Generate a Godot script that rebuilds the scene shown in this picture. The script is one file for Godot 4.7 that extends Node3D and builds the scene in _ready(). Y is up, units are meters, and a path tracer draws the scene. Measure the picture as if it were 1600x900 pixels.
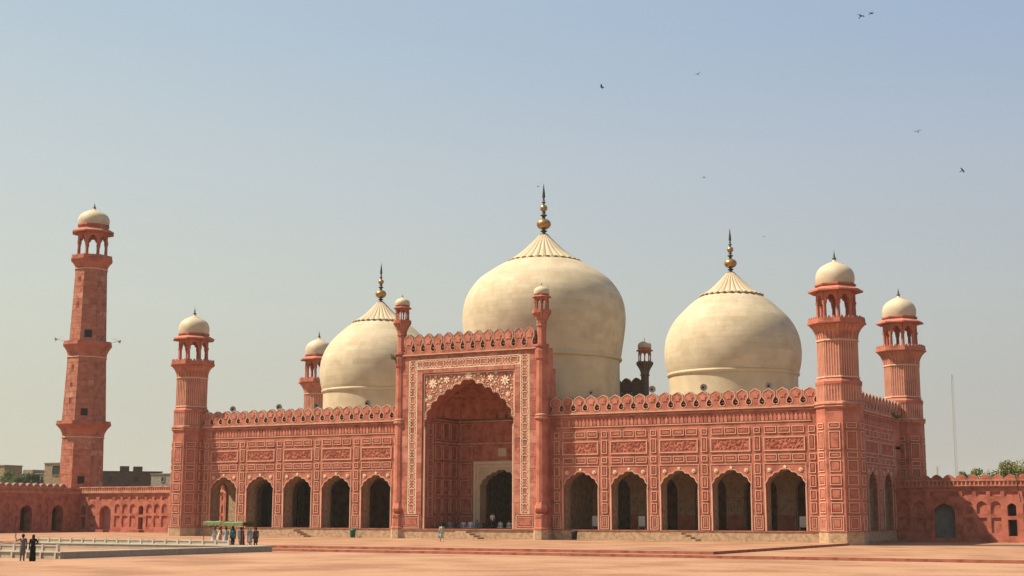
extends Node3D
# Mosque of red sandstone with three marble domes, seen across its paved court.

# ---------------------------------------------------------------- mesh building
class Surf:
	var mat: Material
	var v := PackedVector3Array()
	var n := PackedVector3Array()
	var c := PackedColorArray()

class MB:
	var surfs: Array = []
	var cur: Surf = null
	var col := Color.WHITE
	var xf := Transform3D.IDENTITY
	func _init(m: Material = null):
		if m: use(m)
	func use(m: Material) -> MB:
		for s in surfs:
			if s.mat == m:
				cur = s
				return self
		cur = Surf.new()
		cur.mat = m
		surfs.append(cur)
		return self
	func trin(a: Vector3, b: Vector3, c: Vector3, na: Vector3, nb: Vector3, nc: Vector3):
		cur.v.append(xf * a); cur.v.append(xf * c); cur.v.append(xf * b)
		cur.n.append(xf.basis * na); cur.n.append(xf.basis * nc); cur.n.append(xf.basis * nb)
		cur.c.append(col); cur.c.append(col); cur.c.append(col)
	func tri(a: Vector3, b: Vector3, c: Vector3):
		var n := (b - a).cross(c - a)
		if n.length_squared() < 1e-14: return
		n = n.normalized()
		trin(a, b, c, n, n, n)
	func quad(a: Vector3, b: Vector3, c: Vector3, d: Vector3):
		tri(a, b, c)
		tri(a, c, d)
	func box(x0: float, y0: float, z0: float, x1: float, y1: float, z1: float):
		var a := Vector3(x0, y0, z0); var b := Vector3(x1, y0, z0); var c := Vector3(x1, y1, z0); var d := Vector3(x0, y1, z0)
		var e := Vector3(x0, y0, z1); var f := Vector3(x1, y0, z1); var g := Vector3(x1, y1, z1); var h := Vector3(x0, y1, z1)
		quad(e, f, g, h); quad(b, a, d, c); quad(a, e, h, d); quad(f, b, c, g); quad(h, g, c, d); quad(a, b, f, e)
	# box with its four front (+z) edges chamfered
	func tablet(x0: float, y0: float, x1: float, y1: float, z0: float, z1: float, k: float):
		var a := Vector3(x0, y0, z0); var b := Vector3(x1, y0, z0); var c := Vector3(x1, y1, z0); var d := Vector3(x0, y1, z0)
		var e := Vector3(x0 + k, y0 + k, z1); var f := Vector3(x1 - k, y0 + k, z1); var g := Vector3(x1 - k, y1 - k, z1); var h := Vector3(x0 + k, y1 - k, z1)
		quad(e, f, g, h); quad(a, b, f, e); quad(b, c, g, f); quad(c, d, h, g); quad(d, a, e, h)
	func frame(x0: float, y0: float, x1: float, y1: float, w: float, z0: float, z1: float):
		box(x0, y0, z0, x1, y0 + w, z1)
		box(x0, y1 - w, z0, x1, y1, z1)
		box(x0, y0 + w, z0, x0 + w, y1 - w, z1)
		box(x1 - w, y0 + w, z0, x1, y1 - w, z1)
	# flat polygon in the xy plane at z; facing +z when up is true
	func face(poly: PackedVector2Array, z: float, up: bool = true):
		var t := Geometry2D.triangulate_polygon(poly)
		for i in range(0, t.size(), 3):
			var a := poly[t[i]]; var b := poly[t[i + 1]]; var c := poly[t[i + 2]]
			if ((b - a).cross(c - a) > 0.0) != up:
				var s := b; b = c; c = s
			tri(Vector3(a.x, a.y, z), Vector3(b.x, b.y, z), Vector3(c.x, c.y, z))
	# walls along an open or closed path; inside lies to the left of the path, so normals face right
	func sides(path: PackedVector2Array, z0: float, z1: float, closed: bool = true):
		var m := path.size()
		for i in (m if closed else m - 1):
			var a := path[i]; var b := path[(i + 1) % m]
			quad(Vector3(a.x, a.y, z1), Vector3(a.x, a.y, z0), Vector3(b.x, b.y, z0), Vector3(b.x, b.y, z1))
	func prism(poly: PackedVector2Array, z0: float, z1: float, back: bool = true):
		var p := poly.duplicate()
		if area(p) < 0.0: p.reverse()
		face(p, z1, true)
		if back: face(p, z0, false)
		sides(p, z0, z1)
	static func area(p: PackedVector2Array) -> float:
		var s := 0.0
		for i in p.size(): s += p[i].cross(p[(i + 1) % p.size()])
		return s
	# raised line along a path
	func strip(path: PackedVector2Array, w: float, z0: float, z1: float, closed: bool = false):
		var m := path.size()
		for i in (m if closed else m - 1):
			var a := path[i]; var b := path[(i + 1) % m]
			var d := (b - a)
			if d.length() < 1e-5: continue
			d = d.normalized()
			var q := Vector2(-d.y, d.x) * w * 0.5
			a -= d * w * 0.25
			b += d * w * 0.25
			quad(Vector3(a.x - q.x, a.y - q.y, z1), Vector3(b.x - q.x, b.y - q.y, z1), Vector3(b.x + q.x, b.y + q.y, z1), Vector3(a.x + q.x, a.y + q.y, z1))
			quad(Vector3(a.x - q.x, a.y - q.y, z0), Vector3(b.x - q.x, b.y - q.y, z0), Vector3(b.x - q.x, b.y - q.y, z1), Vector3(a.x - q.x, a.y - q.y, z1))
			quad(Vector3(a.x + q.x, a.y + q.y, z1), Vector3(b.x + q.x, b.y + q.y, z1), Vector3(b.x + q.x, b.y + q.y, z0), Vector3(a.x + q.x, a.y + q.y, z0))
	# surface of revolution; prof is (radius, y) from bottom to top
	func lathe(prof: Array, seg: int, ctr: Vector3 = Vector3.ZERO, smooth: bool = true, phase: float = 0.0):
		var k := prof.size()
		var nr: Array = []
		for i in k:
			var a: Vector2 = prof[max(i - 1, 0)]; var b: Vector2 = prof[min(i + 1, k - 1)]
			var d := b - a
			nr.append(Vector2(d.y, -d.x).normalized())
		for i in k - 1:
			var p: Vector2 = prof[i]; var q: Vector2 = prof[i + 1]
			for j in seg:
				var t0 := phase + TAU * j / seg; var t1 := phase + TAU * (j + 1) / seg
				var u0 := Vector3(sin(t0), 0, cos(t0)); var u1 := Vector3(sin(t1), 0, cos(t1))
				var a := ctr + u0 * p.x + Vector3(0, p.y, 0); var b := ctr + u1 * p.x + Vector3(0, p.y, 0)
				var c := ctr + u1 * q.x + Vector3(0, q.y, 0); var d := ctr + u0 * q.x + Vector3(0, q.y, 0)
				if smooth:
					var np: Vector2 = nr[i]; var nq: Vector2 = nr[i + 1]
					var na := u0 * np.x + Vector3(0, np.y, 0); var nb := u1 * np.x + Vector3(0, np.y, 0)
					var nc := u1 * nq.x + Vector3(0, nq.y, 0); var nd := u0 * nq.x + Vector3(0, nq.y, 0)
					if p.x > 1e-4: trin(a, b, c, na, nb, nc)
					if q.x > 1e-4: trin(a, c, d, na, nc, nd)
				else:
					quad(a, b, c, d)
	func oct(prof: Array, ctr: Vector3 = Vector3.ZERO):
		lathe(prof, 8, ctr, false, PI / 8.0)
	func tube(a: Vector3, b: Vector3, ra: float, rb: float, seg: int = 6):
		var d := (b - a).normalized()
		var u := d.cross(Vector3.UP if absf(d.y) < 0.9 else Vector3.RIGHT).normalized()
		var w := d.cross(u)
		for j in seg:
			var t0 := TAU * j / seg; var t1 := TAU * (j + 1) / seg
			var p := u * cos(t0) + w * sin(t0); var q := u * cos(t1) + w * sin(t1)
			var A := a + p * ra; var B := a + q * ra; var C := b + q * rb; var D := b + p * rb
			trin(A, B, C, p, q, q); trin(A, C, D, p, q, p)
			tri(a, B, A); tri(b, D, C)
	func mesh() -> ArrayMesh:
		var am := ArrayMesh.new()
		for s in surfs:
			if s.v.size() == 0: continue
			var arr := []
			arr.resize(Mesh.ARRAY_MAX)
			arr[Mesh.ARRAY_VERTEX] = s.v
			arr[Mesh.ARRAY_NORMAL] = s.n
			arr[Mesh.ARRAY_COLOR] = s.c
			am.add_surface_from_arrays(Mesh.PRIMITIVE_TRIANGLES, arr)
			am.surface_set_material(am.get_surface_count() - 1, s.mat)
		return am

# ---------------------------------------------------------------- nodes and tags
var M := {}
var used_names := {}
var rng := RandomNumberGenerator.new()

func part(called: String, mesh: Mesh, parent: Node, at := Vector3.ZERO, turn := 0.0) -> MeshInstance3D:
	var o := MeshInstance3D.new()
	o.name = called
	o.mesh = mesh
	parent.add_child(o, true)
	o.position = at
	o.rotation.y = turn
	o.cast_shadow = GeometryInstance3D.SHADOW_CASTING_SETTING_ON
	return o

func numbered(called: String) -> String:
	var k: int = used_names.get(called, 0)
	used_names[called] = k + 1
	return called if k == 0 else "%s_%03d" % [called, k]

func tag(o: Node, label: String, category: String, group := ""):
	o.set_meta("label", label)
	o.set_meta("category", category)
	if group != "": o.set_meta("group", group)

func thing(called: String, label: String, category: String, at := Vector3.ZERO, turn := 0.0, group := "") -> Node3D:
	var o := Node3D.new()
	o.name = numbered(called)
	add_child(o)
	o.position = at
	o.rotation.y = turn
	tag(o, label, category, group)
	return o

func copy(src: Node3D, at: Vector3, turn: float, label: String) -> Node3D:
	var base := String(src.name).rstrip("0123456789").trim_suffix("_")
	var o: Node3D = src.duplicate()
	o.name = numbered(base)
	add_child(o)
	o.position = at
	o.rotation.y = turn
	o.set_meta("label", label)
	return o

func structure(called: String, mesh: Mesh) -> MeshInstance3D:
	var o := part(called, mesh, self)
	o.set_meta("kind", "structure")
	return o

# ---------------------------------------------------------------- materials
func srgb(r: float, g: float, b: float) -> Color:
	return Color(r, g, b).linear_to_srgb()

# tint map: blotches between three tints plus fine grain; tile metres wide
func stone_tex(px: int, sd: int, f_coarse: float, f_fine: float, tints: Array, grain: float, stretch := 1.0) -> ImageTexture:
	var na := FastNoiseLite.new()
	na.seed = sd; na.noise_type = FastNoiseLite.TYPE_SIMPLEX_SMOOTH; na.frequency = f_coarse
	na.fractal_octaves = 5; na.fractal_gain = 0.55
	var nb := FastNoiseLite.new()
	nb.seed = sd + 9; nb.noise_type = FastNoiseLite.TYPE_SIMPLEX_SMOOTH; nb.frequency = f_fine
	nb.fractal_octaves = 3; nb.fractal_gain = 0.6
	var ia := na.get_seamless_image(px, px)
	var hb := int(px / stretch)
	var ib := nb.get_seamless_image(px, hb)
	if hb != px: ib.resize(px, px, Image.INTERPOLATE_CUBIC)
	ia.convert(Image.FORMAT_RGB8); ib.convert(Image.FORMAT_RGB8)
	var da := ia.get_data(); var db := ib.get_data()
	var out := PackedByteArray()
	out.resize(px * px * 3)
	var t0: Color = tints[0]; var t1: Color = tints[1]; var t2: Color = tints[2]
	for i in px * px:
		var a := clampf((da[i * 3] / 255.0 - 0.5) * 1.5 + 0.5, 0.0, 1.0)
		var g := 1.0 + grain * (db[i * 3] / 127.5 - 1.0)
		var c := t0.lerp(t1, a * 2.0) if a < 0.5 else t1.lerp(t2, a * 2.0 - 1.0)
		out[i * 3] = int(clampf(c.r * g, 0, 1) * 255.0)
		out[i * 3 + 1] = int(clampf(c.g * g, 0, 1) * 255.0)
		out[i * 3 + 2] = int(clampf(c.b * g, 0, 1) * 255.0)
	return ImageTexture.create_from_image(Image.create_from_data(px, px, false, Image.FORMAT_RGB8, out))

func mat(lin: Color, rough := 0.85, tex: Texture2D = null, tile := 10.0, vcol := false) -> StandardMaterial3D:
	var m := StandardMaterial3D.new()
	m.albedo_color = lin.linear_to_srgb()
	m.roughness = rough
	m.metallic_specular = 0.3
	if tex:
		m.albedo_texture = tex
		m.uv1_triplanar = true
		m.uv1_world_triplanar = true
		m.uv1_scale = Vector3.ONE / tile
		m.uv1_triplanar_sharpness = 4.0
	m.vertex_color_use_as_albedo = vcol
	return m

func make_materials():
	var W := Color.WHITE
	var t_sand := stone_tex(768, 3, 0.012, 0.12, [Color(0.78, 0.73, 0.72), Color(0.92, 0.91, 0.91), Color(1, 1, 1)], 0.12)
	var t_soft := stone_tex(512, 17, 0.010, 0.15, [Color(0.92, 0.905, 0.88), Color(0.96, 0.955, 0.945), Color(1, 1, 1)], 0.04)
	var t_block := stone_tex(768, 29, 0.02, 0.10, [Color(0.80, 0.77, 0.74), Color(0.92, 0.91, 0.90), Color(1, 1, 1)], 0.10, 2.0)
	var t_ground := stone_tex(1024, 41, 0.006, 0.16, [Color(0.83, 0.79, 0.76), Color(0.94, 0.925, 0.91), Color(1, 1, 1)], 0.09)
	M.sand = mat(Color(0.435, 0.153, 0.104), 0.85, t_sand, 17.0)
	M.recess = mat(Color(0.435, 0.153, 0.104), 0.9, t_sand, 12.0)
	M.recess_line = mat(Color(0.586, 0.352, 0.259), 0.9, t_sand, 9.0)
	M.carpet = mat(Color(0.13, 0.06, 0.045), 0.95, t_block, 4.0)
	M.sand_dark = mat(Color(0.429, 0.147, 0.099), 0.85, t_sand, 13.0)
	M.sand_pale = mat(Color(0.481, 0.224, 0.153), 0.85, t_sand, 11.0)
	M.slab_a = mat(Color(0.445, 0.160, 0.109), 0.8, t_sand, 9.0)
	M.slab_b = mat(Color(0.370, 0.120, 0.081), 0.8, t_sand, 14.0)
	M.slab_c = mat(Color(0.497, 0.202, 0.143), 0.8, t_sand, 12.0)
	M.slab_d = mat(Color(0.533, 0.294, 0.215), 0.8, t_sand, 9.0)
	M.tower_a = mat(Color(0.415, 0.165, 0.108), 0.85, t_sand, 9.0)
	M.tower_b = mat(Color(0.385, 0.147, 0.097), 0.85, t_sand, 13.0)
	M.tower_c = mat(Color(0.46, 0.215, 0.15), 0.85, t_sand, 7.0)
	M.inlay = mat(Color(0.706, 0.571, 0.420), 0.7, t_soft, 6.0)
	M.line = mat(Color(0.586, 0.352, 0.259), 0.8, t_soft, 6.0)
	M.beige = mat(Color(0.452, 0.312, 0.203), 0.85, t_block, 9.0)
	M.reveal = mat(Color(0.420, 0.300, 0.200), 0.9, t_block, 8.0)
	M.niche = mat(Color(0.420, 0.300, 0.200), 0.9, t_soft, 8.0)
	M.plaster = mat(Color(0.420, 0.300, 0.200), 0.9, t_block, 12.0)
	M.marble_inner = mat(Color(0.500, 0.420, 0.310), 0.6, t_soft, 8.0)
	M.marble = mat(Color(1, 1, 1), 0.8, t_soft, 14.0, true)
	M.dome_core = mat(Color(0.400, 0.330, 0.230), 0.7, t_soft, 14.0)
	M.dome_trim = mat(Color(0.470, 0.385, 0.268), 0.6, t_soft, 14.0)
	M.cupola = mat(Color(0.500, 0.420, 0.310), 0.6, t_soft, 8.0)
	M.wall_red = mat(Color(0.456, 0.151, 0.103), 0.9, t_sand, 15.0)
	M.wall_red2 = mat(Color(0.456, 0.151, 0.103), 0.9, t_sand, 11.0)
	M.wall_pale = mat(Color(0.538, 0.244, 0.160), 0.9, t_sand, 12.0)
	M.paving = mat(Color(0.330, 0.182, 0.109), 0.85, t_ground, 46.0)
	M.paving_low = mat(Color(0.346, 0.195, 0.119), 0.85, t_ground, 61.0)
	M.kerb = mat(Color(0.352, 0.124, 0.080), 0.85, t_sand, 8.0)
	M.weathered = mat(Color(0.13, 0.095, 0.075), 0.95, t_block, 6.0)
	M.roof = mat(Color(0.500, 0.410, 0.320), 0.95, t_block, 6.0)
	M.grey_top = mat(Color(0.22, 0.18, 0.15), 0.95, t_block, 6.0)
	M.white_marble = mat(Color(0.475, 0.432, 0.360), 0.55, t_soft, 5.0)
	M.white_marble2 = mat(Color(0.360, 0.324, 0.266), 0.6, t_soft, 5.0)
	M.bronze = mat(Color(0.35, 0.20, 0.085), 0.38)
	M.bronze.metallic = 0.75
	M.dark_metal = mat(Color(0.045, 0.05, 0.04), 0.5)
	M.dark_metal.metallic = 0.4
	M.black = mat(Color(0.012, 0.012, 0.013), 0.6)
	M.wood = mat(Color(0.03, 0.022, 0.018), 0.7)
	M.door_pink = mat(Color(0.40, 0.19, 0.165), 0.8, t_soft, 5.0)
	M.door_grey = mat(Color(0.16, 0.17, 0.165), 0.7, t_soft, 5.0)
	M.green_cloth = mat(Color(0.15, 0.20, 0.085), 0.9, t_soft, 2.0)
	M.green_bin = mat(Color(0.02, 0.10, 0.06), 0.6)
	M.grey_metal = mat(Color(0.36, 0.36, 0.35), 0.45)
	M.pole_red = mat(Color(0.26, 0.05, 0.03), 0.6)
	M.paper = mat(Color(0.62, 0.60, 0.56), 0.7)
	M.board = mat(Color(0.33, 0.33, 0.31), 0.6)
	M.earth = mat(Color(0.24, 0.17, 0.11), 0.95, t_ground, 80.0)
	M.bark = mat(Color(0.09, 0.06, 0.04), 0.95, t_block, 2.0)
	M.house_tan = mat(Color(0.289, 0.221, 0.145), 0.9, t_block, 9.0)
	M.house_grey = mat(Color(0.255, 0.238, 0.212), 0.9, t_block, 9.0)
	M.house_brown = mat(Color(0.105, 0.075, 0.06), 0.9, t_block, 9.0)
	M.glass_dark = mat(Color(0.03, 0.032, 0.035), 0.2)
	M.body = mat(W, 0.9, null, 1.0, true)
	M.leaf = mat(W, 0.7, null, 1.0, true)
	M.leaf.backlight_enabled = true
	M.leaf.backlight = Color(0.10, 0.14, 0.04)
	M.leaf.cull_mode = BaseMaterial3D.CULL_DISABLED

# ---------------------------------------------------------------- outlines
# cusped arch from left springing over the apex to the right springing
func arch_curve(hw: float, ys: float, ya: float, lobes: int, bulge: float) -> PackedVector2Array:
	var half := PackedVector2Array()
	var h := ya - ys
	var p0 := Vector2(-hw, ys); var p1 := Vector2(-hw, ys + 0.60 * h); var p2 := Vector2(-0.42 * hw, ya - 0.20 * h); var p3 := Vector2(0, ya)
	var base := PackedVector2Array()
	for i in 65:
		base.append(p0.bezier_interpolate(p1, p2, p3, i / 64.0))
	if lobes == 0:
		for i in range(0, 65, 4): half.append(base[i])
	else:
		var acc := PackedFloat32Array([0.0])
		for i in 64: acc.append(acc[i] + base[i].distance_to(base[i + 1]))
		var at := func(s: float) -> Vector2:
			for i in 64:
				if acc[i + 1] >= s:
					return base[i].lerp(base[i + 1], (s - acc[i]) / max(acc[i + 1] - acc[i], 1e-6))
			return base[64]
		var total := acc[64]
		half.append(base[0])
		for k in lobes:
			var a: Vector2 = at.call(total * k / lobes); var b: Vector2 = at.call(total * (k + 1) / lobes)
			var d := (b - a).normalized()
			var out := Vector2(-d.y, d.x)
			for j in range(1, 6):
				var t := j / 5.0
				half.append(a.lerp(b, t) + out * bulge * sin(PI * t))
	var r := half.duplicate()
	for i in range(half.size() - 2, -1, -1):
		r.append(Vector2(-half[i].x, half[i].y))
	return r

# rectangle with an arched notch cut up from its lower edge
func arched_plate(x0: float, x1: float, y0: float, y1: float, arch: PackedVector2Array, cx := 0.0) -> PackedVector2Array:
	var p := PackedVector2Array([Vector2(x1, y0), Vector2(x1, y1), Vector2(x0, y1), Vector2(x0, y0)])
	p.append(Vector2(arch[0].x + cx, y0))
	for q in arch: p.append(q + Vector2(cx, 0))
	p.append(Vector2(arch[arch.size() - 1].x + cx, y0))
	return p

func arch_path(arch: PackedVector2Array, y0: float) -> PackedVector2Array:
	var p := PackedVector2Array([Vector2(arch[0].x, y0)])
	p.append_array(arch)
	p.append(Vector2(arch[arch.size() - 1].x, y0))
	return p

func flower_poly(c: Vector2, r: float, petals: int, inner := 0.42) -> PackedVector2Array:
	var p := PackedVector2Array()
	for i in petals * 4:
		var t := TAU * i / (petals * 4)
		var k := i % 4
		var q := r if k == 0 else (r * 0.82 if k != 2 else r * inner)
		p.append(c + Vector2(sin(t), cos(t)) * q)
	return p

var mesh_cache := {}

# framed panel: a pale line round a carved tablet; origin at its lower-left corner on the wall face
func panel_mesh(w: float, h: float, double := false, dim := false) -> ArrayMesh:
	var key := "p%.2f_%.2f_%s_%s" % [w, h, double, dim]
	if mesh_cache.has(key): return mesh_cache[key]
	var b := MB.new(M.recess_line if dim else M.line)
	b.frame(0, 0, w, h, 0.072, 0.0, 0.085)
	var k := 0.15
	if double and w > 0.6:
		b.frame(0.2, 0.2, w - 0.2, h - 0.2, 0.06, 0.0, 0.06)
		k = 0.32
	if w - 2 * k > 0.08 and h - 2 * k > 0.08:
		b.use(M.recess if dim else M.sand_dark).tablet(k, k, w - k, h - k, 0.0, 0.07, 0.05)
	mesh_cache[key] = b.mesh()
	return mesh_cache[key]

# wide panel carved with scrolling leaves
func carved_mesh(w: float, h: float, variant: int) -> ArrayMesh:
	var key := "c%.2f_%.2f_%d" % [w, h, variant]
	if mesh_cache.has(key): return mesh_cache[key]
	var b := MB.new(M.line)
	b.frame(0, 0, w, h, 0.09, 0.0, 0.09)
	b.use(M.sand).frame(0.09, 0.09, w - 0.09, h - 0.09, 0.12, 0.0, 0.05)
	var r := RandomNumberGenerator.new()
	r.seed = 77 + variant
	var spots: Array = []
	for i in 26:
		spots.append([Vector2(0.35 + (w - 0.7) * (i + 0.5) / 26.0, h * 0.5 + (0.28 * h) * sin(i * 1.9 + variant) + r.randf_range(-0.05, 0.05)), r.randf_range(0.11, 0.2)])
	b.use(M.sand_dark)
	var nx := 56; var ny := 18
	var hgt := func(x: float, y: float) -> float:
		var z := 0.0
		for s in spots:
			var d: float = (Vector2(x, y) - s[0]).length() / s[1]
			if d < 1.0: z = maxf(z, 0.11 * sqrt(1.0 - d * d) * (0.6 + 0.4 * sin(d * 7.0 + 1.0)))
		var v: float = absf(y - (h * 0.5 + 0.22 * h * sin(x * 5.2 + variant)))
		if v < 0.06: z = maxf(z, 0.06 * (1.0 - v / 0.06))
		return z
	var g := PackedFloat32Array()
	for j in ny + 1:
		for i in nx + 1:
			g.append(hgt.call(0.21 + (w - 0.42) * i / nx, 0.21 + (h - 0.42) * j / ny) - 0.0)
	for j in ny:
		for i in nx:
			var x0 := 0.21 + (w - 0.42) * i / nx; var x1 := 0.21 + (w - 0.42) * (i + 1) / nx
			var y0 := 0.21 + (h - 0.42) * j / ny; var y1 := 0.21 + (h - 0.42) * (j + 1) / ny
			b.quad(Vector3(x0, y0, g[j * (nx + 1) + i] + 0.006), Vector3(x1, y0, g[j * (nx + 1) + i + 1] + 0.006), Vector3(x1, y1, g[(j + 1) * (nx + 1) + i + 1] + 0.006), Vector3(x0, y1, g[(j + 1) * (nx + 1) + i] + 0.006))
	mesh_cache[key] = b.mesh()
	return mesh_cache[key]

func rosette_mesh() -> ArrayMesh:
	if mesh_cache.has("rosette"): return mesh_cache["rosette"]
	var b := MB.new(M.inlay)
	b.prism(flower_poly(Vector2.ZERO, 0.24, 8, 0.6), 0.0, 0.06, false)
	b.use(M.line).prism(flower_poly(Vector2.ZERO, 0.1, 6, 0.8), 0.06, 0.1, false)
	mesh_cache["rosette"] = b.mesh()
	return mesh_cache["rosette"]

# merlon: ogee head, pierced on both sides; thick stone with a weathered top
func merlon_mesh(pitch: float, h: float) -> ArrayMesh:
	var key := "m%.2f_%.2f" % [pitch, h]
	if mesh_cache.has(key): return mesh_cache[key]
	var p := pitch * 0.5; var s := h / 1.72
	var rows := [[0.0, 0.0], [0.1, 0.0], [0.15, 0.14], [0.24, 0.24], [0.38, 0.27], [0.52, 0.25], [0.66, 0.17], [0.76, 0.09], [0.84, 0.03], [1.1, 0.025], [1.26, 0.04], [1.36, 0.09], [1.43, 0.18], [1.50, 0.31], [1.57, 0.44], [1.64, 0.55], [1.72, 0.68]]
	var right := PackedVector2Array()
	for r in rows:
		right.append(Vector2(maxf(p - r[1] * pitch / 1.363 - 0.004, 0.0), r[0] * s))
	right[right.size() - 1] = Vector2(0, h)
	var poly := right.duplicate()
	for i in range(right.size() - 2, -1, -1): poly.append(Vector2(-right[i].x, right[i].y))
	var b := MB.new(M.sand)
	var q := poly.duplicate()
	if MB.area(q) < 0: q.reverse()
	b.face(q, 0.0, true)
	b.face(q, -0.62, false)
	b.use(M.grey_top)
	b.sides(q, -0.62, 0.0)
	# carved leaf on the head and pale outline
	b.use(M.slab_c).prism(flower_poly(Vector2(0, 1.05 * s), 0.36 * s, 5, 0.62), 0.0, 0.05, false)
	b.use(M.line)
	for sg in [-1.0, 1.0]:
		var path := PackedVector2Array()
		for i in range(1, right.size()): path.append(Vector2(sg * maxf(right[i].x - 0.045, 0.0), right[i].y - (0.05 if i == right.size() - 1 else 0.0)))
		b.strip(path, 0.075, 0.0, 0.03)
	# leaf infill left standing in the opening, half on each side
	b.use(M.sand)
	for sg in [-1.0, 1.0]:
		var e: float = sg * (p - 0.005)
		var i0: float = sg * (p - 0.10)
		var i1: float = sg * (p - 0.2)
		b.prism(PackedVector2Array([Vector2(e, 0.36 * s), Vector2(i1, 0.40 * s), Vector2(i1, 0.46 * s), Vector2(i0, 0.44 * s), Vector2(e, 0.5 * s)]), -0.34, -0.06)
		b.prism(PackedVector2Array([Vector2(e, 0.58 * s), Vector2(sg * (p - 0.06), 0.64 * s), Vector2(e, 0.8 * s)]), -0.34, -0.06)
	mesh_cache[key] = b.mesh()
	return mesh_cache[key]

func merlon_row(parent: Node, from: Vector3, along: Vector3, turn: float, count: int, pitch: float, h: float):
	var m := merlon_mesh(pitch, h)
	for i in count:
		var o := part("merlon", m, parent, from + along * (pitch * (i + 0.5)), turn)
		o.scale.y = rng.randf_range(0.965, 1.02)
		o.rotation.z = rng.randf_range(-0.012, 0.012)

# ---------------------------------------------------------------- facade bay
const FL := 1.05   # floor of the prayer hall above the court terrace
const TOP := 12.57 # underside of the cornice

func bay(parent: Node, w: float, at: Vector3, turn: float, variant: int, first_pier: bool, last_pier: bool, hw := 1.94):
	var arch := arch_curve(hw, 5.15, 6.85, 4, 0.13)
	var plain := arch_curve(hw + 0.16, 5.2, 7.0, 0, 0.0)
	var b := MB.new(M.sand)
	var plate := arched_plate(-w / 2, w / 2, FL, TOP, arch)
	b.face(plate, 0.0)
	var path := arch_path(arch, FL)
	path.reverse()
	b.sides(path, -0.36, 0.0, false)
	# thick wall behind the cusped plate, with a plain plastered arch
	b.use(M.reveal)
	var back := arched_plate(-w / 2, w / 2, FL, TOP, plain)
	b.face(back, -1.9, false)
	b.face(back, -0.36, true)
	var pp := arch_path(plain, FL)
	pp.reverse()
	b.sides(pp, -1.9, -0.36, false)
	var o := part("arched_bay", b.mesh(), parent, at, turn)
	# pale line that follows the arch, and its bud
	var ol := PackedVector2Array()
	for q in arch: ol.append(Vector2(q.x * 1.035, 5.15 + (q.y - 5.15) * 1.06))
	var l := MB.new(M.line)
	l.strip(ol, 0.11, 0.0, 0.07)
	var base := arch_path(ol, FL + 0.02)
	l.strip(PackedVector2Array([base[0], base[1]]), 0.1, 0.0, 0.07)
	l.strip(PackedVector2Array([base[base.size() - 2], base[base.size() - 1]]), 0.1, 0.0, 0.07)
	part("arch_moulding", l.mesh(), o)
	var f := MB.new(M.inlay)
	f.prism(flower_poly(Vector2(0, 7.14), 0.17, 5, 0.5), 0.0, 0.09, false)
	part("bud", f.mesh(), o)
	for sg in [-1, 1]: part("rosette", rosette_mesh(), o, Vector3(sg * hw * 0.8, 6.86, 0))
	var fr := MB.new(M.line)
	var fx := hw + 0.17
	fr.box(-fx, FL, 0, -fx + 0.07, 7.44, 0.05)
	fr.box(fx - 0.07, FL, 0, fx, 7.44, 0.05)
	fr.box(-fx, 7.44, 0, fx, 7.51, 0.05)
	part("arch_frame", fr.mesh(), o)
	# rows of panels over the arch
	var cwid := w - 1.32
	for row in [[7.75, 0.62], [10.4, 0.66]]:
		for k in 3:
			var pw := cwid / 3.0 - 0.18
			part("panel", panel_mesh(snappedf(pw, 0.01), row[1]), o, Vector3(-cwid / 2 + k * cwid / 3.0 + 0.09, row[0], 0))
	part("carved_panel", carved_mesh(snappedf(cwid - 0.02, 0.01), 1.36, variant % 3), o, Vector3(-cwid / 2 + 0.01, 8.67, 0))
	# pier panels: half of each pier belongs to either bay, the panel itself to the bay on its right
	var cols: Array = []
	if first_pier: cols.append(-w / 2)
	if last_pier: cols.append(w / 2)
	for x in cols:
		for pr in [[1.11, 2.49, 0.9, true], [2.7, 3.73, 0.62, false], [3.93, 4.91, 0.62, false], [5.2, 6.3, 0.62, false], [6.5, 7.5, 0.62, false], [7.78, 8.38, 0.62, false], [8.73, 10.15, 0.62, false], [10.42, 11.02, 0.62, false]]:
			part("pier_panel", panel_mesh(pr[2], snappedf(pr[1] - pr[0], 0.01), pr[3]), o, Vector3(x - pr[2] / 2, pr[0], 0))
	# frieze of upright leaves, too fine to pick apart
	var fz := MB.new(M.sand)
	var n := int(round(w / 0.42))
	for i in n:
		var cx := -w / 2 + w * (i + 0.5) / n
		fz.use(M.slab_c if i % 2 else M.sand).prism(PackedVector2Array([Vector2(cx - 0.15, 11.62), Vector2(cx + 0.15, 11.62), Vector2(cx + 0.17, 12.0), Vector2(cx, 12.34), Vector2(cx - 0.17, 12.0)]), 0.0, 0.09, false)
	fz.use(M.line).box(-w / 2, 11.48, 0, w / 2, 11.56, 0.07)
	var fo := part("leaf_frieze", fz.mesh(), o)
	fo.set_meta("kind", "stuff")

func cornice_mesh(len: float) -> ArrayMesh:
	var b := MB.new(M.sand_pale)
	b.box(-len / 2, TOP, -0.8, len / 2, 12.68, 0.16)
	b.use(M.sand).box(-len / 2, 12.683, -0.8, len / 2, 12.83, 0.10)
	b.use(M.line).box(-len / 2, 12.833, -0.8, len / 2, 12.92, 0.27)
	b.use(M.sand_pale).box(-len / 2, 12.923, -0.8, len / 2, 13.07, 0.20)
	b.use(M.sand_dark).box(-len / 2, 13.075, -1.1, len / 2, 14.35, -0.68)
	return b.mesh()

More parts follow.
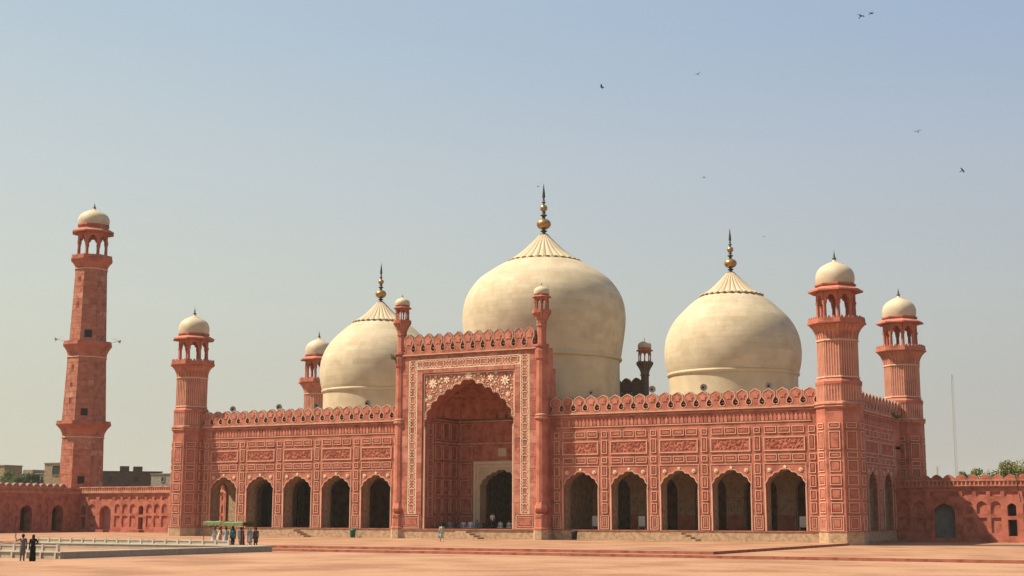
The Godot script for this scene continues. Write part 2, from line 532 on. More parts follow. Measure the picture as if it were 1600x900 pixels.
# ---------------------------------------------------------------- domed kiosk on a tower
func kiosk(parent: Node, c: Vector3, R: float, y_eave: float, Re: float, y_dome: float, Rd: float, y_top: float, y_tip: float, dome_mat: Material):
	var y0 := c.y
	var h := y_eave - y0
	var cc := Vector3(c.x, 0, c.z)
	var ap := R * cos(PI / 8.0)
	var col := MB.new(M.sand)
	var rc := R * 0.105
	col.lathe([Vector2(rc * 1.5, 0), Vector2(rc * 1.5, h * 0.07), Vector2(rc * 1.05, h * 0.1), Vector2(rc * 0.9, h * 0.55), Vector2(rc * 1.3, h * 0.6), Vector2(rc * 1.3, h * 0.66)], 8)
	var cm := col.mesh()
	for i in 8:
		var t := TAU * i / 8.0 + PI / 8.0
		part("column", cm, parent, cc + Vector3(sin(t) * R * 0.96, y0, cos(t) * R * 0.96))
	# cusped arches between the columns
	var w := 2.0 * R * sin(PI / 8.0)
	var arch := arch_curve(w * 0.5 - rc * 1.1, h * 0.55, h * 0.86, 3, h * 0.03)
	var ab := MB.new(M.sand)
	ab.prism(arched_plate(-w / 2, w / 2, h * 0.55, h * 1.02, arch), -rc * 0.9, rc * 0.9)
	var am := ab.mesh()
	for i in 8:
		var t := TAU * i / 8.0
		part("kiosk_arch", am, parent, cc + Vector3(sin(t) * ap * 0.96, y0, cos(t) * ap * 0.96), t)
	var e := MB.new(M.sand)
	e.oct([Vector2(R * 0.9, y_eave), Vector2(Re, y_eave - h * 0.03), Vector2(Re, y_eave + h * 0.02), Vector2(R * 1.12, y_eave + h * 0.12), Vector2(0.01, y_eave + h * 0.125)], cc)
	e.use(M.sand_dark).oct([Vector2(0.01, y_eave - 0.02), Vector2(R * 0.9, y_eave - 0.02)], cc)
	part("eave", e.mesh(), parent)
	var d := MB.new(M.sand)
	d.oct([Vector2(R * 1.06, y_eave + h * 0.11), Vector2(R * 1.06, y_dome - h * 0.06), Vector2(R * 1.12, y_dome - h * 0.05), Vector2(R * 1.12, y_dome), Vector2(0.01, y_dome + 0.01)], cc)
	part("dome_base", d.mesh(), parent)
	var H := y_top - y_dome
	var prof: Array = []
	for q in [[0.96, 0.0], [0.985, 0.12], [1.0, 0.25], [0.985, 0.4], [0.93, 0.55], [0.83, 0.68], [0.66, 0.81], [0.45, 0.9], [0.30, 0.945]]:
		prof.append(Vector2(q[0] * Rd, y_dome + q[1] * H))
	var dm := MB.new(dome_mat)
	dm.lathe(smooth_profile(prof, 3), 32, cc)
	var dome := part("cupola", dm.mesh(), parent)
	var lt := MB.new(M.dome_trim)
	lt.lathe([Vector2(0.46 * Rd, y_dome + 0.885 * H), Vector2(0.47 * Rd, y_dome + 0.91 * H), Vector2(0.3 * Rd, y_dome + 0.965 * H), Vector2(0.12 * Rd, y_dome + 1.03 * H), Vector2(0.07 * Rd, y_dome + 1.12 * H)], 16, cc)
	part("lotus_cap", lt.mesh(), parent)
	var fb := y_dome + 1.1 * H
	var fh := y_tip - fb
	var fn := MB.new(M.dark_metal)
	var k := Rd * 0.05
	fn.lathe([Vector2(k, fb), Vector2(k * 2.2, fb + fh * 0.1), Vector2(k * 2.2, fb + fh * 0.18), Vector2(k * 0.7, fb + fh * 0.28), Vector2(k * 1.3, fb + fh * 0.38), Vector2(k * 0.6, fb + fh * 0.48), Vector2(k * 0.8, fb + fh * 0.55), Vector2(k * 0.4, fb + fh * 0.65), Vector2(0.004, fb + fh)], 8, cc)
	part("finial", fn.mesh(), parent)

func smooth_profile(p: Array, sub: int) -> Array:
	var r: Array = []
	for i in p.size() - 1:
		var a: Vector2 = p[max(i - 1, 0)]; var b: Vector2 = p[i]; var c: Vector2 = p[i + 1]; var d: Vector2 = p[min(i + 2, p.size() - 1)]
		for k in sub:
			r.append(b.cubic_interpolate(c, a, d, float(k) / sub))
	r.append(p[p.size() - 1])
	return r

# ---------------------------------------------------------------- corner tower of the hall
func corner_tower(parent: Node) -> MeshInstance3D:
	var b := MB.new(M.beige)
	b.oct([Vector2(2.3, -0.45), Vector2(2.3, 0.98)])
	b.use(M.sand_dark).oct([Vector2(2.34, 0.98), Vector2(2.34, 1.09), Vector2(2.22, 1.1)])
	b.use(M.sand).oct([Vector2(2.22, 1.1), Vector2(2.2, 12.55)])
	b.oct([Vector2(2.14, 13.1), Vector2(2.12, 14.9)])
	b.oct([Vector2(1.95, 15.4), Vector2(1.93, 18.9)])
	var o := part("corner_tower", b.mesh(), parent)
	var r := MB.new(M.sand_pale)
	r.oct([Vector2(2.2, 12.5), Vector2(2.38, 12.62), Vector2(2.3, 12.74), Vector2(2.42, 12.86), Vector2(2.36, 13.05), Vector2(2.14, 13.12)])
	part("cornice_ring", r.mesh(), o)
	var r2 := MB.new(M.sand)
	r2.oct([Vector2(2.12, 14.5), Vector2(2.2, 14.75), Vector2(2.22, 15.0), Vector2(2.05, 15.2), Vector2(1.96, 15.3)])
	r2.use(M.line).oct([Vector2(1.95, 15.32), Vector2(2.05, 15.36), Vector2(2.05, 15.46), Vector2(1.95, 15.5)])
	part("leaf_ring", r2.mesh(), o)
	var r3 := MB.new(M.line)
	r3.oct([Vector2(1.93, 18.82), Vector2(2.05, 18.88), Vector2(2.05, 18.98), Vector2(1.95, 19.04)])
	part("neck_ring", r3.mesh(), o)
	# ribs of the two upper stages
	var rb := MB.new(M.line)
	for i in 8:
		var t := TAU * i / 8.0
		rb.xf = Transform3D(Basis(Vector3.UP, t), Vector3.ZERO)
		for st in [[2.13, 13.15, 14.8], [1.945, 15.5, 18.82]]:
			var ap: float = st[0] * cos(PI / 8.0); var fw: float = st[0] * sin(PI / 8.0)
			for k in 6:
				var x: float = -fw + 2.0 * fw * (k + 0.5) / 6.0
				rb.box(x - 0.03, st[1], ap - 0.05, x + 0.03, st[2], ap + 0.03)
	rb.xf = Transform3D.IDENTITY
	part("ribbing", rb.mesh(), o).set_meta("kind", "stuff")
	# flared bracket capital with carved leaves, and the balcony
	var cp := MB.new(M.sand)
	var prof: Array = [Vector2(1.95, 19.04), Vector2(1.98, 19.4), Vector2(2.08, 19.75), Vector2(2.28, 20.1), Vector2(2.55, 20.38), Vector2(2.68, 20.46)]
	cp.oct(prof)
	cp.use(M.slab_c)
	for i in 8:
		var t := TAU * i / 8.0
		for k in 4:
			var u0 := (k + 0.5) / 4.0 * 2.0 - 1.0
			for j in 4:
				var p: Vector2 = prof[j]; var q: Vector2 = prof[j + 1]
				var f := tan(PI / 8.0)
				var w := 0.13 if j < 2 else 0.19
				cp.xf = Transform3D(Basis(Vector3.UP, t), Vector3.ZERO)
				var a0 := p.x * cos(PI / 8.0); var a1 := q.x * cos(PI / 8.0)
				var z := 0.05
				cp.quad(Vector3(u0 * a0 * f - w, p.y, a0 + z), Vector3(u0 * a0 * f + w, p.y, a0 + z), Vector3(u0 * a1 * f + w, q.y, a1 + z), Vector3(u0 * a1 * f - w, q.y, a1 + z))
				cp.quad(Vector3(u0 * a0 * f + w, p.y, a0 + z), Vector3(u0 * a0 * f + w, p.y, a0), Vector3(u0 * a1 * f + w, q.y, a1), Vector3(u0 * a1 * f + w, q.y, a1 + z))
				cp.quad(Vector3(u0 * a0 * f - w, p.y, a0), Vector3(u0 * a0 * f - w, p.y, a0 + z), Vector3(u0 * a1 * f - w, q.y, a1 + z), Vector3(u0 * a1 * f - w, q.y, a1))
	cp.xf = Transform3D.IDENTITY
	part("capital", cp.mesh(), o)
	var bl := MB.new(M.sand)
	bl.oct([Vector2(2.68, 20.46), Vector2(2.8, 20.5), Vector2(2.8, 20.66), Vector2(2.72, 20.68), Vector2(2.72, 20.95), Vector2(2.6, 20.95), Vector2(2.6, 20.72), Vector2(0.01, 20.72)])
	part("balcony", bl.mesh(), o)
	var sm := MB.new(M.sand)
	sm.prism(PackedVector2Array([Vector2(-0.13, 0), Vector2(0.13, 0), Vector2(0.13, 0.12), Vector2(0, 0.24), Vector2(-0.13, 0.12)]), -0.05, 0.05)
	var smm := sm.mesh()
	for i in 8:
		var t := TAU * i / 8.0
		for k in 5:
			var f := 2.66 * sin(PI / 8.0)
			var x := -f + 2.0 * f * (k + 0.5) / 5.0
			var ap := 2.66 * cos(PI / 8.0)
			part("balcony_merlon", smm, o, Vector3(sin(t) * ap + cos(t) * x, 20.94, cos(t) * ap - sin(t) * x), t)
	var rows := [[1.12, 2.49, true], [2.72, 3.71, false], [3.95, 5.01, false], [5.3, 6.24, false], [6.54, 7.6, false], [7.83, 8.37, false], [8.6, 10.32, false], [10.56, 11.1, false]]
	var ap2 := 2.205 * cos(PI / 8.0)
	for t in [-PI / 4, 0.0, PI / 4, PI / 2]:
		for rw in rows:
			var pw := 1.25 if rw[2] else 1.08
			var pm := panel_mesh(pw, snappedf(rw[1] - rw[0], 0.01), rw[2])
			var dx: float = -pw / 2
			part("tower_panel", pm, o, Vector3(sin(t) * ap2 + cos(t) * dx, rw[0], cos(t) * ap2 - sin(t) * dx), t)
	kiosk(o, Vector3(0, 20.72, 0), 1.78, 23.72, 2.62, 24.42, 1.86, 26.62, 27.85, M.cupola)
	return o

# slender turret at the corner of the portal; y runs from the hall floor
func turret(parent: Node, full: bool, at: Vector3, stone: Material) -> MeshInstance3D:
	var b := MB.new(stone)
	if full:
		b.use(M.beige).oct([Vector2(0.98, 0.0), Vector2(0.98, 1.0)])
		b.use(stone).oct([Vector2(1.0, 1.0), Vector2(1.0, 1.14), Vector2(0.88, 1.3), Vector2(0.8, 2.1), Vector2(0.86, 2.35), Vector2(0.86, 2.55), Vector2(0.62, 2.62), Vector2(0.62, 2.8), Vector2(0.8, 2.9), Vector2(0.86, 3.2), Vector2(0.7, 3.7), Vector2(0.66, 3.9)])
		b.lathe([Vector2(0.66, 3.9), Vector2(0.64, 12.4)], 12, Vector3.ZERO, false)
		b.use(M.sand_pale).lathe([Vector2(0.64, 12.4), Vector2(0.8, 12.5), Vector2(0.8, 12.66), Vector2(0.7, 12.72), Vector2(0.8, 12.8), Vector2(0.78, 12.9), Vector2(0.64, 12.98)], 12, Vector3.ZERO, false)
		b.use(stone).lathe([Vector2(0.64, 12.98), Vector2(0.62, 18.6)], 12, Vector3.ZERO, false)
		b.lathe([Vector2(0.62, 18.6), Vector2(0.74, 18.8), Vector2(0.78, 19.6), Vector2(0.66, 20.0), Vector2(0.8, 20.08), Vector2(0.8, 20.3), Vector2(0.5, 20.34)], 12, Vector3.ZERO, false)
	b.use(stone).lathe([Vector2(0.5, 14.0 if not full else 20.34), Vector2(0.48, 22.2), Vector2(0.58, 22.26), Vector2(0.58, 22.4), Vector2(0.5, 22.44)], 8, Vector3.ZERO, false, PI / 8)
	var o := part("turret", b.mesh(), parent, at)
	var c := MB.new(stone)
	var prof: Array = [Vector2(0.5, 22.44), Vector2(0.56, 22.8), Vector2(0.74, 23.2), Vector2(0.97, 23.55), Vector2(1.03, 23.6), Vector2(1.03, 23.95), Vector2(0.96, 23.97), Vector2(0.02, 23.98)]
	c.oct(prof)
	c.use(M.sand_pale if stone != M.weathered else M.grey_top)
	for i in 16:
		var t := TAU * i / 16.0
		c.xf = Transform3D(Basis(Vector3.UP, t), Vector3.ZERO)
		for j in 3:
			var p: Vector2 = prof[j]; var q: Vector2 = prof[j + 1]
			c.quad(Vector3(-0.05, p.y, p.x + 0.02), Vector3(0.05, p.y, p.x + 0.02), Vector3(0.09, q.y, q.x + 0.02), Vector3(-0.09, q.y, q.x + 0.02))
	c.xf = Transform3D.IDENTITY
	part("capital", c.mesh(), o)
	kiosk(o, Vector3(0, 23.98, 0), 0.74, 25.32, 1.05, 25.66, 0.84, 26.52, 26.98, M.cupola)
	return o

# ---------------------------------------------------------------- marble dome laid in courses of blocks
func marble_dome(parent: Node, at: Vector3, ctl: Array, drum_r: float, drum_y: float, lotus: Array, tip: float, singles: int, sd: int, fscale: float):
	var prof := smooth_profile(ctl, 6)
	var acc := PackedFloat32Array([0.0])
	for i in prof.size() - 1: acc.append(acc[i] + (prof[i] as Vector2).distance_to(prof[i + 1]))
	var total := acc[acc.size() - 1]
	var at_s := func(s: float) -> Vector2:
		s = clampf(s, 0.0, total)
		for i in prof.size() - 1:
			if acc[i + 1] >= s - 1e-6:
				return (prof[i] as Vector2).lerp(prof[i + 1], (s - acc[i]) / maxf(acc[i + 1] - acc[i], 1e-6))
		return prof[prof.size() - 1]
	var core := MB.new(M.dome_core)
	var inner: Array = []
	for q in prof: inner.append(Vector2(q.x - 0.012, q.y))
	core.lathe(inner, 96)
	core.use(M.dome_trim).lathe([Vector2(drum_r, drum_y - 4.0), Vector2(drum_r, ctl[0].y)], 64)
	var o := part("dome", core.mesh(), parent, at)
	var ring := MB.new(M.dome_trim)
	var ry: float = ctl[0].y
	var rr: float = ctl[0].x
	ring.lathe([Vector2(drum_r, ry - 0.12), Vector2(rr + 0.1, ry - 0.08), Vector2(rr + 0.2, ry + 0.06), Vector2(rr + 0.2, ry + 0.2), Vector2(rr + 0.06, ry + 0.34), Vector2(rr, ry + 0.36)], 96)
	part("drum_ring", ring.mesh(), o)
	# courses
	var r := RandomNumberGenerator.new()
	r.seed = sd
	var nc := int(round(total / 0.62))
	var blocks: Array = []
	for k in nc:
		var s0 := total * k / nc + 0.004; var s1 := total * (k + 1) / nc - 0.004
		var mid: Vector2 = at_s.call((s0 + s1) * 0.5)
		var n := int(maxf(12, round(TAU * mid.x / 1.85)))
		var off := r.randf()
		for j in n:
			var t0 := TAU * (j + off) / n; var t1 := TAU * (j + 1 + off) / n
			var tm := (t0 + t1) * 0.5
			var facing := sin(tm) * 0.48 + cos(tm) * 0.877
			var tone := r.randf_range(0.93, 1.03)
			var warm := r.randf_range(-0.02, 0.02)
			var pick := r.randf()
			if pick < 0.07: tone *= 1.06
			elif pick < 0.14:
				tone *= 0.95
				warm += 0.02
			blocks.append([facing, s0, s1, t0, t1, tone, warm, mid.x])
	var order := range(blocks.size())
	order.sort_custom(func(a, b): return blocks[a][0] > blocks[b][0])
	var rest := MB.new(M.marble)
	for idx in order.size():
		var q: Array = blocks[order[idx]]
		var b: MB = rest
		if idx < singles: b = MB.new(M.marble)
		b.col = Color(0.50 * q[5] * (1.0 + q[6] * 0.4), 0.42 * q[5], 0.3 * q[5] * (1.0 - q[6] * 1.6))
		var gap: float = 0.007 / q[7]
		for i in 3:
			for v in 2:
				var ta := lerpf(q[3] + gap, q[4] - gap, i / 3.0); var tb := lerpf(q[3] + gap, q[4] - gap, (i + 1) / 3.0)
				var sa := lerpf(q[1], q[2], v / 2.0); var sb := lerpf(q[1], q[2], (v + 1) / 2.0)
				var pa: Vector2 = at_s.call(sa); var pb: Vector2 = at_s.call(sb)
				var da: Vector2 = ((at_s.call(sa + 0.05) as Vector2) - (at_s.call(sa - 0.05) as Vector2)).normalized()
				var db: Vector2 = ((at_s.call(sb + 0.05) as Vector2) - (at_s.call(sb - 0.05) as Vector2)).normalized()
				var ua := Vector3(sin(ta), 0, cos(ta)); var ub := Vector3(sin(tb), 0, cos(tb))
				var Y := Vector3.UP
				b.trin(ua * pa.x + Y * pa.y, ub * pa.x + Y * pa.y, ub * pb.x + Y * pb.y, ua * da.y - Y * da.x, ub * da.y - Y * da.x, ub * db.y - Y * db.x)
				b.trin(ua * pa.x + Y * pa.y, ub * pb.x + Y * pb.y, ua * pb.x + Y * pb.y, ua * da.y - Y * da.x, ub * db.y - Y * db.x, ua * db.y - Y * db.x)
		if idx < singles: part("marble_block", b.mesh(), o)
	var ro := part("marble_facing", rest.mesh(), o)
	ro.set_meta("kind", "stuff")
	# fluted lotus cap
	var lp := smooth_profile(lotus, 4)
	var lb := MB.new(M.dome_trim)
	var nf := 28
	for i in lp.size() - 1:
		for j in nf * 4:
			var c4: Array = []
			for e in [[i, j], [i, j + 1], [i + 1, j + 1], [i + 1, j]]:
				var P: Vector2 = lp[e[0]]
				var t: float = TAU * e[1] / (nf * 4)
				var fl: float = [1.0, 0.985, 0.93, 0.985][int(e[1]) % 4]
				var y: float = P.y
				if e[0] == 0: y -= 0.10 * (1.0 if int(e[1]) % 4 != 2 else -0.4)
				c4.append(Vector3(sin(t) * P.x * fl, y, cos(t) * P.x * fl))
			lb.quad(c4[0], c4[1], c4[2], c4[3])
	part("lotus_cap", lb.mesh(), o)
	var pt := MB.new(M.dome_trim)
	var l0: Vector2 = lotus[0]
	for j in nf:
		pt.xf = Transform3D(Basis(Vector3.UP, TAU * (j + 0.5) / nf), Vector3.ZERO)
		pt.lathe([Vector2(0.01, -0.12), Vector2(0.12, -0.1), Vector2(l0.x * 0.085, 0.0), Vector2(0.1, 0.1), Vector2(0.01, 0.12)], 6, Vector3(0, l0.y - 0.04, l0.x - 0.06))
	part("petal_fringe", pt.mesh(), o)
	# finial: bulbs and discs, leaf-shaped tip
	var fy: float = lotus[lotus.size() - 1].y
	var fb := MB.new(M.dark_metal)
	var s := (tip - fy) / 6.5
	var k := fscale
	fb.lathe([Vector2(0.62 * k, fy - 0.1), Vector2(0.5 * k, fy + 0.12 * s), Vector2(0.14 * k, fy + 0.3 * s), Vector2(0.42 * k, fy + 0.48 * s), Vector2(0.42 * k, fy + 0.54 * s), Vector2(0.16 * k, fy + 0.66 * s), Vector2(0.14 * k, fy + 0.8 * s)], 16)
	fb.lathe([Vector2(0.18 * k, fy + 2.0 * s), Vector2(0.2 * k, fy + 2.3 * s), Vector2(0.42 * k, fy + 2.45 * s), Vector2(0.42 * k, fy + 2.5 * s), Vector2(0.12 * k, fy + 2.62 * s), Vector2(0.28 * k, fy + 2.78 * s), Vector2(0.1 * k, fy + 2.95 * s)], 16)
	fb.lathe([Vector2(0.1 * k, fy + 3.75 * s), Vector2(0.12 * k, fy + 3.95 * s), Vector2(0.28 * k, fy + 4.08 * s), Vector2(0.08 * k, fy + 4.2 * s), Vector2(0.16 * k, fy + 4.38 * s), Vector2(0.07 * k, fy + 4.5 * s), Vector2(0.19 * k, fy + 4.75 * s), Vector2(0.15 * k, fy + 5.3 * s), Vector2(0.003, tip)], 12)
	var bz := fb.use(M.bronze)
	bz.lathe(ball(0.88 * k, fy + 1.38 * s, 0.68 * s), 24)
	bz.lathe(ball(0.45 * k, fy + 3.36 * s, 0.44 * s), 20)
	part("finial", fb.mesh(), o)

func ball(r: float, y: float, h: float) -> Array:
	var a: Array = []
	for i in 11:
		var t := -PI / 2 + PI * i / 10.0
		a.append(Vector2(maxf(cos(t) * r, 0.003), y + sin(t) * h))
	return a

# ---------------------------------------------------------------- the mosque
func inlay_band(length: float, w: float, light: Material) -> ArrayMesh:
	# a chain of long hexagons and crossed stars between two border lines; runs along +y from 0
	var b := MB.new(light)
	var h := w * 0.5
	for sg in [-1.0, 1.0]:
		b.box(sg * h - 0.05, 0, 0, sg * h + 0.05, length, 0.03)
	b.box(-h, 0, 0, h, 0.06, 0.03)
	b.box(-h, length - 0.06, 0, h, length, 0.03)
	var n := int(round(length / 1.72))
	var L := length / n
	for i in n:
		var y := i * L
		var P := func(u: float, v: float) -> Vector2: return Vector2(v * h, y + u * L)
		b.strip(PackedVector2Array([P.call(0.22, -0.52), P.call(0.26, -0.62), P.call(0.54, -0.62), P.call(0.58, -0.52), P.call(0.64, 0.0), P.call(0.58, 0.52), P.call(0.54, 0.62), P.call(0.26, 0.62), P.call(0.22, 0.52), P.call(0.16, 0.0)]), 0.075, 0, 0.03, true)
		for sg in [-1.0, 1.0]:
			b.strip(PackedVector2Array([P.call(0.60, sg * 0.3), P.call(0.70, sg * 0.95), P.call(0.80, sg * 0.3), P.call(0.9, sg * 0.95), P.call(1.0, sg * 0.3)]), 0.06, 0, 0.03)
			b.strip(PackedVector2Array([P.call(0.0, sg * 0.3), P.call(0.1, sg * 0.95), P.call(0.2, sg * 0.3)]), 0.06, 0, 0.03)
	return b.mesh()

func build_portal(m: Node):
	var zf := 1.5
	var arch := arch_curve(5.4, 11.85, 16.85, 7, 0.27)
	var b := MB.new(M.sand)
	# outer frame, one step proud of the spandrel
	var U := PackedVector2Array([Vector2(8.4, FL), Vector2(8.4, 19.75), Vector2(-8.4, 19.75), Vector2(-8.4, FL), Vector2(-5.74, FL), Vector2(-5.74, 17.82), Vector2(5.74, 17.82), Vector2(5.74, FL)])
	b.prism(U, -0.6, zf)
	# body behind the screen and side returns
	b.box(8.4, FL, -0.55, 9.25, 20.0, 0.75)
	b.box(-9.25, FL, -0.55, -8.4, 20.0, 0.75)
	var o := part("portal", b.mesh(), m)
	var sp := MB.new(M.sand)
	sp.face(arched_plate(-5.74, 5.74, FL, 17.82, arch), zf - 0.2)
	var path := arch_path(arch, FL)
	path.reverse()
	sp.sides(path, zf - 0.62, zf - 0.2, false)
	part("spandrel", sp.mesh(), o)
	# deep jamb and soffit behind the cusped edge
	var plain := arch_curve(5.62, 11.9, 17.2, 0, 0.0)
	var jb := MB.new(M.sand_dark)
	var pp := arch_path(plain, FL)
	pp.reverse()
	jb.sides(pp, -0.9, zf - 0.62, false)
	jb.face(arched_plate(-5.74, 5.74, FL, 17.82, plain), zf - 0.62, true)
	part("jamb", jb.mesh(), o)
	for sg in [-1, 1]:
		var bd := part("jamb_band", inlay_band(10.3, 1.15, M.line), o, Vector3(sg * 5.6, 2.3, -0.02), -sg * PI / 2)
		bd.set_meta("label", "patterned inlay strip inside the portal jamb")
	# arch line, corner lines
	var ol := PackedVector2Array()
	for q in arch: ol.append(Vector2(q.x * 1.018, 11.85 + (q.y - 11.85) * 1.03))
	var l := MB.new(M.line)
	l.strip(arch_path(ol, FL + 0.05), 0.16, zf - 0.2, zf - 0.08)
	part("arch_moulding", l.mesh(), o)
	var fr := MB.new(M.inlay)
	fr.box(-5.66, FL, zf - 0.2, -5.56, 17.66, zf - 0.12)
	fr.box(5.56, FL, zf - 0.2, 5.66, 17.66, zf - 0.12)
	fr.box(-5.66, 17.66, zf - 0.2, 5.66, 17.76, zf - 0.12)
	part("spandrel_frame", fr.mesh(), o)
	# inlay bands on the frame, on a sunk red ground
	for sg in [-1, 1]: part("inlay_band", inlay_band(16.7, 0.98, M.inlay), o, Vector3(sg * 6.98, 2.62, zf + 0.004))
	var tb := part("inlay_band", inlay_band(12.84, 0.98, M.inlay), o, Vector3(6.42, 18.83, zf + 0.004))
	tb.rotation.z = PI / 2
	# stone slabs of the frame, with open joints
	var r := RandomNumberGenerator.new()
	r.seed = 5
	var mats := [M.slab_a, M.slab_b, M.slab_c, M.slab_a]
	for col in [[5.76, 6.42], [7.54, 8.36]]:
		for sg in [-1, 1]:
			var y := 2.56
			while y < 19.3:
				var h := minf(r.randf_range(0.95, 1.75), 19.32 - y)
				if 19.32 - y - h < 0.5: h = 19.32 - y
				var hh := minf(h, 18.3 - y) if col[0] < 6 else h
				if hh > 0.2:
					var s := MB.new(mats[r.randi() % 4])
					s.tablet(0, 0, col[1] - col[0], hh - 0.025, 0.0, 0.04 + r.randf() * 0.015, 0.008)
					part("stone_slab", s.mesh(), o, Vector3(col[0] if sg > 0 else -col[1], y, zf))
				y += h
	for row in [[17.84, 18.3, 5.74], [19.36, 19.73, 8.36]]:
		var x: float = -row[2]
		while x < row[2] - 0.05:
			var w := minf(r.randf_range(1.1, 2.0), row[2] - x)
			if row[2] - x - w < 0.5: w = row[2] - x
			var s := MB.new(mats[r.randi() % 4])
			s.tablet(0, 0, w - 0.025, row[1] - row[0], 0.0, 0.04 + r.randf() * 0.015, 0.008)
			part("stone_slab", s.mesh(), o, Vector3(x, row[0], zf))
			x += w
	for sg in [-1, 1]:
		part("base_panel", panel_mesh(2.2, 1.4, true), o, Vector3(7.06 * sg - 1.1, 1.09, zf))
	# flowers and sprays in white marble on the spandrels
	var inside := func(p: Vector2, clear: float) -> bool:
		if absf(p.x) > 5.4 or p.y > 17.55: return false
		for i in arch.size():
			if arch[i].distance_to(p) < clear: return false
		var top := 0.0
		for i in arch.size() - 1:
			if (arch[i].x - p.x) * (arch[i + 1].x - p.x) <= 0.0: top = maxf(top, maxf(arch[i].y, arch[i + 1].y))
		return p.y > top + clear * 0.5
	var put := func(x: float, y: float, rad: float, n: int, light: Material):
		var f := MB.new(light)
		f.prism(flower_poly(Vector2.ZERO, rad, n, 0.38), 0.0, 0.07, false)
		f.use(M.line).prism(flower_poly(Vector2.ZERO, rad * 0.25, 6, 0.8), 0.07, 0.1, false)
		part("marble_flower", f.mesh(), o, Vector3(x, y, zf - 0.2))
	put.call(0.0, 17.4, 0.52, 8, M.inlay)
	var taken: Array = []
	for sg in [-1.0, 1.0]:
		for q in [[4.5, 16.7, 0.58, 8], [2.75, 17.05, 0.42, 6], [4.85, 15.2, 0.3, 6]]:
			put.call(sg * q[0], q[1], q[2], q[3], M.inlay)
			taken.append([Vector2(sg * q[0], q[1]), q[2]])
	var vn := MB.new(M.line)
	for sg in [-1.0, 1.0]:
		var made := 0
		var tries := 0
		while made < 34 and tries < 900:
			tries += 1
			var p := Vector2(sg * r.randf_range(0.7, 5.4), r.randf_range(13.0, 17.55))
			var rad := r.randf_range(0.10, 0.22)
			if not inside.call(p, rad + 0.12): continue
			var ok := true
			for t in taken:
				if (t[0] as Vector2).distance_to(p) < t[1] + rad + 0.04: ok = false
			if not ok: continue
			taken.append([p, rad])
			made += 1
			if rad > 0.17: put.call(p.x, p.y, rad, 5, M.inlay)
			else:
				var lf := MB.new(M.inlay if made % 2 else M.line)
				var a := r.randf() * TAU
				var d := Vector2(sin(a), cos(a)) * rad * 1.3
				var e := Vector2(d.y, -d.x) * 0.42
				lf.prism(PackedVector2Array([-d, e, d, -e]), 0.0, 0.05, false)
				part("marble_leaf", lf.mesh(), o, Vector3(p.x, p.y, zf - 0.2))
			var arc := PackedVector2Array()
			var a0 := r.randf() * TAU
			for k in 9:
				var q: Vector2 = p + Vector2(cos(a0 + k * 0.5), sin(a0 + k * 0.5)) * (rad + 0.06 + k * 0.02)
				if inside.call(q, 0.1): arc.append(q)
			if arc.size() > 2: vn.strip(arc, 0.035, zf - 0.2, zf - 0.17)
	part("vine", vn.mesh(), o)
	# cornice and merlons on top
	var c := MB.new(M.sand_pale)
	c.box(-8.4, 19.755, -0.55, 8.4, 19.86, zf + 0.14)
	c.use(M.line).box(-8.4, 19.863, -0.55, 8.4, 19.95, zf + 0.22)
	c.use(M.sand).box(-8.4, 19.953, -0.55, 8.4, 20.1, zf + 0.15)
	c.use(M.sand_dark).box(-8.3, 20.105, 0.35, 8.3, 21.6, 0.8)
	part("portal_cornice", c.mesh(), o)
	merlon_row(o, Vector3(-8.19, 20.1, zf + 0.1), Vector3.RIGHT, 0.0, 13, 1.26, 2.15)
	# the recess: walls, vault, marble doorway
	var rc := MB.new(M.recess)
	rc.xf = Transform3D.IDENTITY
	rc.quad(Vector3(-5.72, FL, -0.9), Vector3(-5.72, FL, -6.2), Vector3(-5.72, 13.2, -6.2), Vector3(-5.72, 13.2, -0.9))
	rc.quad(Vector3(5.72, FL, -6.2), Vector3(5.72, FL, -0.9), Vector3(5.72, 13.2, -0.9), Vector3(5.72, 13.2, -6.2))
	var darch := arch_curve(2.7, 5.3, 7.45, 5, 0.16)
	rc.face(arched_plate(-5.72, 5.72, FL, 13.2, arch_curve(3.3, 5.6, 8.0, 0, 0)), -6.2)
	part("recess_wall", rc.mesh(), o)
	var vt := MB.new(M.recess)
	var tiers := 9
	var lob := 14
	var shape := func(k: int, j: int, sub: int) -> Vector3:
		var t := float(k) / tiers
		var hgt := 13.2 + 4.1 * sin(t * PI / 2)
		var rad := cos(t * PI / 2 * 0.97)
		var a := PI * (j + sub * 0.5) / lob
		var sc := 1.0 - (0.045 if sub == 0 else 0.0)
		return Vector3(-cos(a) * 5.74 * rad * sc, hgt, -0.9 - sin(a) * 5.3 * rad * sc)
	for k in tiers:
		for j in lob:
			for sub in 2:
				var a: Vector3 = shape.call(k, j, sub)
				var d: Vector3 = shape.call(k + 1, j, sub)
				var b2: Vector3 = shape.call(k, j + sub, 1 - sub)
				var c2: Vector3 = shape.call(k + 1, j + sub, 1 - sub)
				var drop := Vector3(0, 0.28, 0)
				vt.use(M.recess)
				vt.quad(a, b2, b2 + drop, a + drop)
				vt.quad(a + drop, b2 + drop, c2, d)
	vt.use(M.recess)
	for j in lob * 2:
		var a: Vector3 = shape.call(0, j / 2, j % 2)
		var b2: Vector3 = shape.call(0, (j + 1) / 2, (j + 1) % 2)
		var oa := Vector3(-5.74 if j < lob else 5.74, 13.2, -6.22)
		vt.tri(a, b2, oa)
	vt.tri(Vector3(-5.74, 13.2, -6.22), Vector3(0, 13.2, -6.2), Vector3(5.74, 13.2, -6.22))
	part("vault", vt.mesh(), o)
	var sc := MB.new(M.recess_line)
